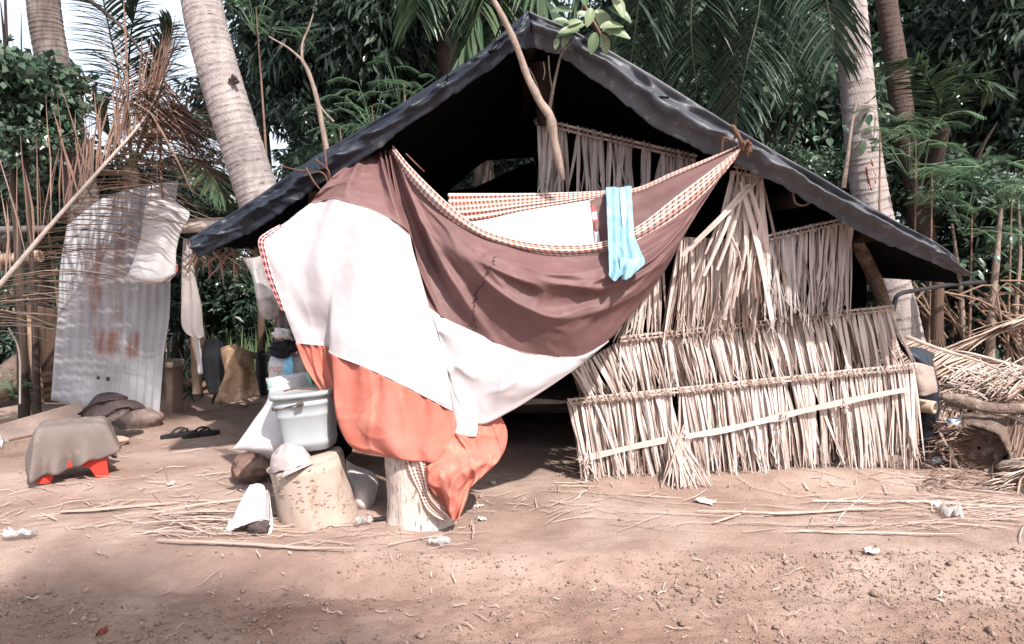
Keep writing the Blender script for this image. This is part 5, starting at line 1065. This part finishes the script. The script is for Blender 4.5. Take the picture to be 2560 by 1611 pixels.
# bent pipe frame, posts
mb = MB(); mb.tube(spl(pts([(2228,820,6.0),(2236,760,6.0),(2250,735,6.0),(2300,725,6.1),(2380,712,6.3),(2460,705,6.5)]), 24), .017, 8); tag(mb.build('bent_pipe', M['rubber'], origin=P(2228,820,6.0)), 'dark bent pipe behind the right end of the hut', 'pipe')
mb = MB(); mb.tube([P(2345,690,6.6), P(2342,850,6.6)], .05, 8, wob=.1); tag(mb.build('wooden_post', M['board'], origin=P(2342,850,6.6)), 'dark stub post under the right eave end', 'post')
def sapling(lab, p, r, leaves=True, mat_='bark_pale'):
    s = thing('sapling', lab, 'sapling', P(*p[0]), 'saplings at right'); mb = MB(); c = spl(pts(p), 20); mb.tube(c, [r*(1-.6*i/20) for i in range(21)], 8, wob=.2); mb.build('trunk', M[mat_], s)
    mb = MB()
    for k in range(26):
        a = c[random.randint(8,20)]; leaflet(mb, a+Vector((rn(-.3,.3), rn(-.1,.1), rn(-.1,.2))), Vector((rn(-1,1), rn(-1,.3), rn(-.8,.4))), rn(.08,.15), .06, .3, rn(0,1))
    mb.build('crown', M['leaf_mid'], s)
sapling('pale sapling stem standing at the right behind the frond pile', [(2472,950,7.0),(2480,780,7.0),(2492,640,7.0),(2502,520,7.0)], .045)
sapling('short cut pale sapling right of the hut eave', [(2408,830,7.2),(2404,760,7.2),(2398,690,7.2),(2380,560,7.2)], .03)
sapling('thin sapling near the right frame edge', [(2545,860,7.4),(2540,760,7.4),(2550,640,7.4),(2545,500,7.4)], .03)
sapling('thin stick sapling beside the right coconut trunk', [(2108,470,6.6),(2118,400,6.6),(2128,320,6.6),(2140,260,6.6)], .022)
# dry fallen branches on the right fence line
mb = MB()
for k in range(46):
    a = P(rn(2240,2560), rn(700,800), 7.2+rn(-.3,.6)); d = Vector((rn(.2,1), rn(-.2,.2), rn(-.9,.3))); c_ = [a, a+d*rn(.2,.5)+Vector((0,0,rn(-.05,.1))), a+d*rn(.6,.9)+Vector((0,0,-.2))]; mb.tube(spl(c_, 6), .009, 5, rn(0,.5))
tag(mb.build('brushwood', M['stick'], origin=P(2400,800,7.2)), 'grey brushwood heap behind the frond pile', 'brushwood', kind='stuff')

# ================================================================ STRAW LITTER
def litter():
    mb = MB(); random.seed(21)
    def st(x, y, ang, L, w, rv, lift=.0):
        d = Vector((math.cos(ang), math.sin(ang), 0)); pth = []
        bend = rn(-.25,.25)
        for k in range(5):
            p = Vector((x, y, 0)) + d*L*(k/4-.5) + Vector((-d.y, d.x, 0))*bend*L*((k/4-.5)**2)
            p.z = gz(p.x, p.y)+.007 + lift*rn(.2,1); pth.append(p)
        strip3(mb, pth, [w*.7,w,w,w*.9,w*.3], Vector((-d.y, d.x, rn(-.5,.5))), rv, .25)
    for px0, px1, py0, py1, n, L, a0, asd in ((1380,2560,1235,1335,120,.24,0,.5),(0,620,1180,1350,140,.17,.25,.75),(380,720,1275,1345,90,.28,-.05,.3),(560,1200,1290,1370,80,.12,.1,.8),(0,2560,1380,1600,160,.045,0,1.6),(1120,1500,1190,1290,60,.10,.3,1),(2280,2560,1180,1330,150,.26,-.2,.45),(1380,2300,1180,1240,70,.10,.4,1.2),(0,900,1080,1250,130,.10,.3,1)):
        for _ in range(n):
            p = G(rn(px0,px1), rn(py0,py1)); st(p.x, p.y, a0+random.gauss(0,asd), L*min(3,math.exp(random.gauss(-.25,.6))), rn(.002,.009), min(1,max(0,random.gauss(.25,.3))), .012)
    for px, py, ang, L, w in ((640,1372,-.12,1.0,.03),(530,1310,-.02,.8,.02),(600,1255,.42,.9,.018),(485,1330,-.45,.25,.03),(300,1280,.30,.6,.05),(1950,1290,.05,.9,.02),(2100,1320,-.03,1.1,.018),(2060,1285,.12,.7,.03),(2300,1260,-.12,1.2,.02),(1700,1290,-.08,.7,.016),(2200,1340,-.15,.8,.018),(1830,1300,.8,.35,.02),(560,1290,.0,.7,.028)):
        p = G(px,py); st(p.x, p.y, ang, L, w*.75, rn(0,.6), .02)
    tag(mb.build('straw_litter', M['litter'], smooth=False), 'dry palm leaf strips and straw scattered over the bare ground', 'straw', kind='stuff')
litter()

# ================================================================ PALMS AND TREES
def palm_trunk(path, r0, r1, ring=.075, tilt=.1, seed=0, step=.05):
    c = spl(path, 400); Ltot = sum((c[i+1]-c[i]).length for i in range(400)); mb = MB()
    n = int(Ltot/.014); rows = []; rv = []; NS = 30; acc = [0]
    rgs = random.Random(seed); marks = [0]
    while marks[-1] < Ltot+.3: marks.append(marks[-1] + ring*rgs.uniform(.55,1.5))
    tl = [(rgs.uniform(-1,1)*tilt, rgs.uniform(-1,1)*tilt, rgs.uniform(-.02,.02)) for _ in marks]
    for i in range(n+1):
        s = i/n; x = s*400; a = min(int(x), 399); p = c[a].lerp(c[a+1], x-a); t = (c[min(a+4,400)]-c[max(a-4,0)]).normalized()
        ex_ = t.cross(Vector((0,1,0))).normalized(); ey_ = t.cross(ex_)*-1; r = r0+(r1-r0)*min(1, s*1.0); l = s*Ltot
        row = []; dk = []
        for k in range(NS):
            q = 2*math.pi*k/NS; cx, sx_ = math.cos(q), math.sin(q); h = l
            # find the ring this point lies in, rings are slightly tilted
            j = np.searchsorted(marks, h) - 1; j = max(0, j); u = (h + (tl[j][0]*cx + tl[j][1]*sx_)*r*1.5 + .012*mn.noise(Vector((cx*2,sx_*2,j*3+seed))) - marks[j])/(marks[j+1]-marks[j])
            sh_ = u - math.floor(u); rr = r*(1 + step*(.55-sh_)*.9 + .012*mn.noise(Vector((cx*3, sx_*3, l*6+seed))))
            row.append(p + ex_*rr*cx + ey_*rr*sx_); dk.append(1 if (sh_ < .07) else 0)
        rows.append(row); rv.append(dk)
    mb.quad_strip(rows, 0, close=True)
    mb.r = [min(1, .75*rv[i][j]*(.5+.5*random.random()) + (.5 if random.random() < .012 else 0)) for i in range(len(rows)-1) for j in range(NS)]
    return mb
def palm_crown(top, nf, L, seed, mt='palm_leaf', lo=-.25, hi=1.2):
    random.seed(seed); mb = MB()
    for k in range(nf):
        az = 2*math.pi*k/nf*1.0 + rn(-.2,.2) + (k%3)*.7; el = rn(lo, hi); d = Vector((math.cos(az)*math.cos(el), math.sin(az)*math.cos(el), math.sin(el))); l = L*rn(.8,1.1)
        p1 = top + d*l*.35; p2 = top + d*l*.7 + Vector((0,0,-.10*l)); p3 = top + d*l*.92 + Vector((0,0,-.36*l))
        frond(mb, [top, p1, p2, p3], 44, l*.30, .7, w=.05, rr=.03, ang=.5, rib=.4, rnd=(0,.6), t0=.15)
    return mb
def palm(lab, path, r0, r1, mt='trunk', crown=(14, 3.2), ring=.075, leaf='palm_leaf', seed=0, name='coconut_palm', cat='palm tree', lo=-.25):
    pp = pts(path) if not isinstance(path[0], Vector) else path
    b = pp[0]; t = thing(name, lab, cat, b, 'coconut palms')
    palm_trunk(pp, r0, r1, ring, seed=seed).build('trunk', M[mt], t)
    if crown: palm_crown(pp[-1], crown[0], crown[1], seed+50, lo=lo).build('crown', [M[leaf], M['palm_rib']], t, smooth=False)
    return t
pa = palm('pale ringed coconut palm leaning left just behind the roof', [(850,1120,6.0),(800,900,6.0),(720,680,6.0),(676,580,6.0),(642,480,6.0),(604,365,6.02),(566,247,6.05),(527,110,6.1),(503,0,6.15),(480,-160,6.2),(455,-420,6.3),(440,-800,6.4),(430,-1300,6.4),(425,-1700,6.4)], .165, .135, seed=1)
mb = MB(); q = P(578,200,5.92); 
mb = MB()
for k in range(14):
    a = P(586+rn(-6,8), 200+rn(-6,7), 5.93); mb.tube([a, a+Vector((rn(-.02,.02),-.02,rn(-.02,.02)))], .012, 6, rn(0,1))
mb.build('trunk_scar', M['bark'], pa)
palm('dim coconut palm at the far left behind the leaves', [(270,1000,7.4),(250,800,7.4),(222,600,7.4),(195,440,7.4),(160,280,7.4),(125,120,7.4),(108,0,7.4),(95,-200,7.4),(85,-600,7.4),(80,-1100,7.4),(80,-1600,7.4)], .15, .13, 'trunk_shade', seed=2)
pc = palm('straight pale coconut palm with a rust coloured scar at right', [(2300,1010,6.9),(2272,900,6.9),(2238,750,6.9),(2200,600,6.9),(2178,500,6.9),(2162,400,6.9),(2150,300,6.9),(2138,160,6.9),(2124,0,6.9),(2110,-200,6.9),(2095,-600,6.9),(2090,-1000,6.9),(2090,-1500,6.9)], .165, .115, seed=3, ring=.13)
mb = MB()
for pth, w in (([(2176,398),(2183,425),(2187,452),(2186,466)],.022),([(2166,418),(2169,440),(2176,466),(2180,480)],.014)):
    c3 = spl([P(x,y,6.765) for x,y in pth], 10); mb.tube(c3, [w*.35+w*.3*math.sin(i) ** 2 for i in range(11)], 7, wob=.4)
mb.build('trunk_scar', M['rust_stain'], pc)
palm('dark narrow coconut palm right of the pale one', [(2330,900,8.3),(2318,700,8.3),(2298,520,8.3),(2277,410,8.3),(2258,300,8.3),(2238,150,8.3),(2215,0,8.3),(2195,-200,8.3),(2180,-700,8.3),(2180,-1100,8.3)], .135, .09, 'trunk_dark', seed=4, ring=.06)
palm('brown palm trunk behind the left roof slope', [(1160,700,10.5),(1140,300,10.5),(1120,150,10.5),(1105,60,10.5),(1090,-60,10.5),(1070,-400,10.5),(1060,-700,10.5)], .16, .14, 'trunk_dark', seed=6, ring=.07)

# young palms whose fronds hang into the picture
def young(lab, basept, fr_list, leaf='palm_dark', L=.6, n=70, droop=.8, w=.035, grp='young palms'):
    t = thing('young_palm', lab, 'palm', basept, grp); top = pts([fr_list[0][0]])[0]
    mb = MB(); mb.tube([Vector(basept), Vector((basept.x*.5+top.x*.5, basept.y, top.z*.5)), top], [.13,.11,.09], 10, wob=.1); mb.build('trunk', M['bark'], t)
    mb = MB()
    for f in fr_list: frond(mb, pts(f), n, L, droop, w=w, rr=.018, ang=.55, rib=.5, rnd=(0,.7), t0=.1, lj=.12)
    mb.build('crown', [M[leaf], M['palm_rib']], t, smooth=False); return t
random.seed(5)
b = P(1830,300,7.6); b.z = 0
young('young coconut palm with dark fronds drooping over the right roof slope', b, [
 [(1820,-300,7.5),(1880,-160,7.1),(1900,0,6.8),(1868,150,6.6),(1835,320,6.5)], [(1820,-300,7.5),(1770,-200,7.2),(1735,-40,7.0),(1727,80,6.9),(1742,230,6.9)],
 [(1820,-300,7.5),(1700,-240,7.2),(1620,-90,7.0),(1590,60,6.9),(1570,210,6.9)], [(1820,-300,7.5),(1960,-220,7.1),(2040,-90,6.7),(2070,20,6.5),(2085,140,6.4)],
 [(1820,-300,7.5),(1640,-260,7.6),(1500,-120,7.6),(1430,20,7.6),(1400,150,7.6)], [(1820,-300,7.5),(1900,-240,7.7),(1960,-60,7.8),(1980,100,7.8),(1985,260,7.8)], [(1820,-300,7.5),(1860,-200,7.3),(1810,-20,7.2),(1790,140,7.1),(1800,330,7.1)],
 [(1820,-300,7.5),(1680,-140,7.7),(1650,40,7.8),(1660,180,7.8),(1690,330,7.8)]], L=.62, droop=1.0, n=80)
b = P(330,700,8.5); b.z = 0
young('young green palm with upright feathery fronds beyond the dry frond', b, [
 [(330,420,8.4),(310,250,8.4),(285,130,8.4),(262,20,8.4),(245,-80,8.4)], [(330,420,8.4),(320,260,8.5),(322,150,8.5),(335,40,8.5),(365,-60,8.5)], [(330,420,8.4),(400,330,8.4),(450,290,8.3),(500,290,8.2),(540,330,8.2)],
 [(330,420,8.4),(270,330,8.3),(230,250,8.2),(200,190,8.2),(170,180,8.1)], [(330,420,8.4),(420,400,8.2),(480,400,8.1),(530,440,8.0),(560,500,8.0)], [(330,420,8.4),(380,260,8.6),(400,180,8.6),(420,110,8.6),(430,60,8.6)]], 'palm_leaf', .5, 70, .35)
b = P(2330,500,8.8); b.z = 0
young('small palm with arching yellow green fronds before the dark right forest', b, [
 [(2352,320,7.90),(2345,250,7.80),(2320,200,7.70),(2290,165,7.70),(2255,150,7.60)], [(2352,320,7.90),(2385,240,7.90),(2420,205,7.90),(2460,200,7.80),(2485,225,7.80)], [(2352,320,7.90),(2350,260,8.10),(2360,210,8.20),(2370,175,8.20)], [(2352,320,7.90),(2310,300,7.70),(2280,300,7.60),(2250,320,7.50)]], 'palm_leaf', .42, 50, .5)
b = P(1230,300,8.8); b.z = 0
young('palm with strap leaves hanging above the roof peak on the left', b, [
 [(1180,-200,8.6),(1200,-100,8.2),(1215,-20,8.0),(1180,80,7.9),(1130,200,7.9)], [(1180,-200,8.6),(1240,-150,8.2),(1260,-60,8.0),(1250,40,7.9),(1240,120,7.8)], [(1180,-200,8.6),(1300,-140,8.2),(1350,-30,8.0),(1390,50,8.0),(1410,140,8.0)], [(1180,-200,8.6),(1100,-160,8.4),(1060,-60,8.2),(1040,40,8.1)]], 'palm_leaf', .7, 50, 1.1, .05)

# broad-leaved trees: crown meshes shared by copies
def crown_blobs(seed, n, R0, flat=.75):
    rg = np.random.default_rng(seed); out = []
    for k in range(n):
        d = rg.normal(size=3); d /= np.linalg.norm(d); r = R0*.68*rg.random()**.4; s = R0*rg.uniform(.26,.46)
        out.append((d[0]*r, d[1]*r, d[2]*r*flat, s, s, s*.8))
    return out
CR = {}
CR['mango'] = np_mesh('crown', *leaf_cloud(16000, crown_blobs(1,14,1), .11, .026, 1.0, .25, .5, 1, 5), M['leaf_dark'])
CR['mango2'] = np_mesh('crown', *leaf_cloud(16000, crown_blobs(2,16,1), .10, .028, .9, .25, .5, 2, 5), M['leaf_dark'])
CR['glossy'] = np_mesh('crown', *leaf_cloud(11000, crown_blobs(3,16,1), .12, .038, .6, .2, .5, 3, 6), M['leaf_mid'])
CR['broad'] = np_mesh('crown', *leaf_cloud(3600, crown_blobs(4,14,1), .12, .10, .5, .1, .7, 4, 4), M['leaf_mid'])
CR['thin'] = np_mesh('crown', *leaf_cloud(4200, crown_blobs(8,22,1), .055, .032, .3, .0, .5, 8, 3), M['leaf_mid'])
CR['bush'] = np_mesh('crown', *leaf_cloud(9000, crown_blobs(5,18,1,.6), .10, .045, .3, .2, .5, 5, 4), M['leaf_mid'])
CR['bushdark'] = np_mesh('crown', *leaf_cloud(11000, crown_blobs(6,18,1,.7), .10, .04, .4, .2, .5, 6, 4), M['leaf_dark'])
def trunk_mesh(seed):
    random.seed(seed); mb = MB(); mb.tube(spl([Vector((0,0,0)), Vector((.03,.02,.5)), Vector((-.04,0,1.0))], 10), [.09-.005*i for i in range(11)], 9, wob=.2)
    for k in range(6):
        d = Vector((rn(-1,1), rn(-1,1), rn(.3,.9))); mb.tube(spl([Vector((0,0,.7+.05*k)), Vector((0,0,.8+.05*k))+d*.2, Vector((0,0,.9))+d*.55], 6), [.04,.035,.03,.024,.018,.012,.006], 6)
    me_o = mb.build('trunk', M['bark']); me = me_o.data; bpy.data.objects.remove(me_o); return me
TM = [trunk_mesh(1), trunk_mesh(2)]
def tree(lab, kind, px, py, Y, r, rz=0, sz=.85, name='leafy_tree', cat='tree', grp='dark trees behind the hut', trunk=True):
    c = P(px, py, Y); b = Vector((c.x, c.y, 0)); t = thing(name, lab, cat, b, grp)
    o = link('crown', CR[kind], t, (0,0,c.z)); o.scale = (r, r, r*sz); o.rotation_euler = (0,0,rz)
    if trunk:
        k = link('trunk', TM[int(rz*10)%2], t, (0,0,0)); k.scale = (r*.7, r*.7, max(.5, c.z))
    return t
tree('tall dark tree with drooping leaves directly behind the left roof slope','mango',880,90,11,2.1,.3)
tree('dark tree between the leaning palm and the sapling, sky showing through','mango2',660,190,11.5,1.7,1.2)
tree('dark crown behind the roof peak','mango',1180,120,12.5,1.9,2.2)
tree('dark tree low behind the left roof edge','mango2',800,360,10.5,1.2,.7)
tree('shaded tree filling the space over the right roof slope','mango2',1560,120,11,2.2,.9)
tree('shaded tree behind the drooping young palm','glossy',1820,180,10.2,1.7,1.9)
tree('sunlit glossy tree between the two right trunks','glossy',2060,300,9.6,1.25,2.7)
tree('dense black tree in the top right corner','mango',2420,60,11,2.3,3.1)
tree('dark tree rising at the right frame edge','mango2',2600,260,10.4,1.9,.2)
tree('shaded tree behind the small yellow green palm','mango',2330,260,11.5,1.8,1.5)
tree('tall dark tree top between the right palms','mango2',2130,-60,12,2.2,2.5)
tree('tall dark tree top over the young palm','mango',1800,-120,12.5,2.4,.5)
tree('dark bush seen through the gap in the back wall','bushdark',1240,430,9.2,.7,1.3,.8,name='bush',cat='bush',grp='bushes')
tree('dark far tree behind the gable, low between hut and forest','bushdark',1500,380,12,2.0,.8,.8)
tree('broad leaved tree with loose foliage at the upper left','broad',20,220,6.9,.75,.4)
tree('low broad leaved branch mass at the far left','broad',60,330,6.8,.5,2.0)
tree('dark bushy tree behind the far left palm','bushdark',90,470,9.2,1.2,1.1)
tree('dark bushy tree behind the tin sheet','bushdark',430,560,9.4,1.25,2.1)
tree('small bright bush left of the tin sheet','bush',110,560,8.2,.45,.1,name='bush',cat='bush',grp='bushes')
tree('dark bush low at the far left edge','bushdark',30,880,8.0,.7,.1,name='bush',cat='bush',grp='bushes')
tree('dark shrub seen under the left eave','bushdark',590,760,9.0,1.0,1.4,name='bush',cat='bush',grp='bushes')
tree('dark shrub behind the hanging white cloth','bushdark',500,720,8.6,.7,2.4,name='bush',cat='bush',grp='bushes')
tree('sunlit bush at the right behind the pale coconut trunk','bush',2230,440,8.8,.9,1.0,name='bush',cat='bush',grp='bushes')
tree('green bush right of the dark narrow trunk','bush',2420,500,8.4,.9,2.0,name='bush',cat='bush',grp='bushes')
tree('leafy bush at the right frame edge above the pile','bush',2560,600,8.0,.8,3.0,name='bush',cat='bush',grp='bushes')
tree('dark bush behind the frond pile','bushdark',2400,700,8.6,1.0,.6,name='bush',cat='bush',grp='bushes')
tree('dark bush behind the right coconut trunk foot','bushdark',2200,680,8.2,.8,1.6,name='bush',cat='bush',grp='bushes')
tree('shaded bush beyond the right eave','bushdark',2560,760,9.0,1.0,2.6,name='bush',cat='bush',grp='bushes')
tree('pale green bush showing above the right roof slope','bush',1960,420,8.0,.55,2.2,name='bush',cat='bush',grp='bushes')
# feathery leucaena sprays
def spray_mesh(seed):
    random.seed(seed); mb = MB()
    for k in range(15):
        o = Vector((rn(-.45,.45), rn(-.3,.3), rn(-.28,.25))); az = rn(-2.2,2.2); d = Vector((math.sin(az), -math.cos(az)*.7, rn(-.25,.15))).normalized(); L = rn(.24,.38)
        mb.tube([Vector((0,.1,-.3)), o.lerp(Vector((0,.1,-.3)),.5)+Vector((0,0,.05)), o], .004, 4, 1)
        c = spl([o, o+d*L*.55+Vector((0,0,.03)), o+d*L+Vector((0,0,-.03))], 9); mb.tube(c, .003, 4, .6); tone = rn(0,.6)
        for i in range(1, 10):
            T = (c[min(i+1,9)]-c[i-1]).normalized(); Sd = T.cross(Vector((0,0,1))).normalized(); pl = .115*math.sin(math.pi*(.2+.75*i/9))
            for s in (-1,1):
                dd = (Sd*s + T*.55 + Vector((0,0,-.12))).normalized(); q = spl([c[i], c[i]+dd*pl*.5, c[i]+dd*pl+Vector((0,0,-.015))], 11); sd2 = dd.cross(Vector((0,0,1))).normalized()
                for j in range(1, 12):
                    for s2 in (-1,1):
                        a = q[j]; e = a + (sd2*s2 + dd*.4).normalized()*.019; w_ = dd*.0042
                        mb.poly([a-w_*.5, a.lerp(e,.5)-w_, e, a.lerp(e,.5)+w_], min(1, tone+rn(0,.4)))
    o = mb.build('leaves', M['leaf_bright'], smooth=False); me = o.data; bpy.data.objects.remove(o); return me
SPM = [spray_mesh(1), spray_mesh(2)]
def spray(lab, px, py, Y, s, rz=0, ry=0):
    c = P(px, py, Y); t = thing('feathery_shrub', lab, 'shrub', Vector((c.x, c.y, 0)), 'feathery leaved shrubs')
    o = link('leaves', SPM[int(rz*10)%2], t, (0,0,c.z)); o.scale = (s,s,s); o.rotation_euler = (0,ry,rz)
    mb = MB(); mb.tube(spl([Vector((c.x+.1,c.y+.1,0)), Vector((c.x+.05,c.y+.05,c.z*.6)), c], 8), [.018-.0015*i for i in range(9)], 6); mb.build('stem', M['stick'], t)
spray('feathery shrub just above the left roof slope', 930,265,6.6,.75,.0)
spray('feathery shrub tuft lower on the left roof slope', 850,320,6.4,.55,.3)
spray('feathery spray nearer the roof peak on the left', 1010,215,7.0,.6,.1,.2)
spray('large feathery spray right of the pale trunk', 2290,360,7.2,1.0,.2,-.1)
spray('feathery spray hanging below the large one at right', 2330,430,7.0,.95,.3,.15)
spray('feathery spray at the right above the frond pile', 2430,520,7.0,.8,.0,.1)
spray('feathery spray crossing the right pale trunk', 2200,330,6.4,.5,.1,.2)
spray('feathery spray at the right frame edge', 2530,460,7.2,.8,.3)
spray('dark feathery spray high beside the leaning palm', 640,20,7.0,.7,.2,.1)
spray('feathery fern-like tuft low at the far left', 40,960,7.0,.5,.1,.3)
spray('feathery tuft above the beam at far left', 105,470,7.4,.5,.3)

# far forest closing the view, grass tuft
v, f, r = leaf_cloud(60000, [(x, 17+2*math.sin(x), 1.6+.9*math.sin(x*1.7)+(3.2 if x > .5 else 0), 2.0, 1.5, 2.2 if x < .5 else 4.5) for x in np.arange(-13, 15, 1.3)], .22, .09, .5, .1, .4, 11, 4)
o = link('far_forest', np_mesh('far_forest', v, f, r, M['leaf_dark'])); tag(o, 'dark mass of distant forest closing the view behind the hut', 'forest', kind='stuff')
mb = MB(); random.seed(9)
for k in range(500):
    a = P(rn(560,720), 900, 9+rn(-1,1)); a.z = 0; mb.v; leaflet(mb, a, Vector((rn(-.3,.3), rn(-.3,.3), 1)), rn(.3,.75), .02, .25, rn(0,1))
tag(mb.build('grass', M['grass'], smooth=False), 'green grass seen beyond the yard under the left eave', 'grass', kind='stuff')
mb = MB()
for k in range(2200):
    y = rn(7.6,13); x = rn(-7,7)
    if -1.4 < x < 3.2 and y < 8: continue
    leaflet(mb, Vector((x,y,gz(x,y))), Vector((rn(-.8,.8), rn(-.8,.8), 1)), rn(.15,.6), rn(.02,.06), .5, rn(0,.6))
tag(mb.build('undergrowth', M['leaf_dark'], smooth=False), 'dark undergrowth on the forest floor behind the hut', 'undergrowth', kind='stuff')

# trees on the near side of the road whose shade falls on the road, and one added to shade the yard
def shade_tree(lab, x, y, z, r, kind='glossy', sz=.5, tx=None, ty=None):
    t = thing('roadside_tree', lab, 'tree', Vector((tx if tx is not None else x, ty if ty is not None else y-2.5, 0)), 'roadside trees')
    o = link('crown', CR[kind], t, Vector((x,y,z))-t.location); o.scale = (r,r,r*sz)
    mb = MB(); b_ = Vector(t.location); mb.tube(spl([b_, b_+Vector((0,0,z*.5)), Vector((x,y,z))], 10), [.16-.012*i for i in range(11)], 9, wob=.15); mb.build('trunk', M['bark'], t)
off = lambda gx, gy, z: (gx + TOSUN.x/TOSUN.z*z, gy + TOSUN.y/TOSUN.z*z)
for gx, gy, z, r, k, tx, ty, lab in ((-2.0,2.6,9,1.5,'thin',-3.5,-2,'roadside tree behind the viewer shading the near left road'), (-1.15,2.6,9,1.3,'thin',2.5,-4,'thin crowned roadside tree behind the viewer'),
        (-2.0,3.0,10,1.2,'thin',-4.5,-5,'tall roadside tree left of the viewer with a thin crown'), (-1.6,2.45,11,1.4,'thin',-1,-6,'tall roadside tree behind the viewer with a thin crown'), (-3.9,6.8,9,1.7,'thin',-5.5,.5,'unseen thin crowned tree added at the left to shade the yard')):
    x, y = off(gx, gy, z); shade_tree(lab, x, y, z, r, k, .6, tx=tx, ty=ty)
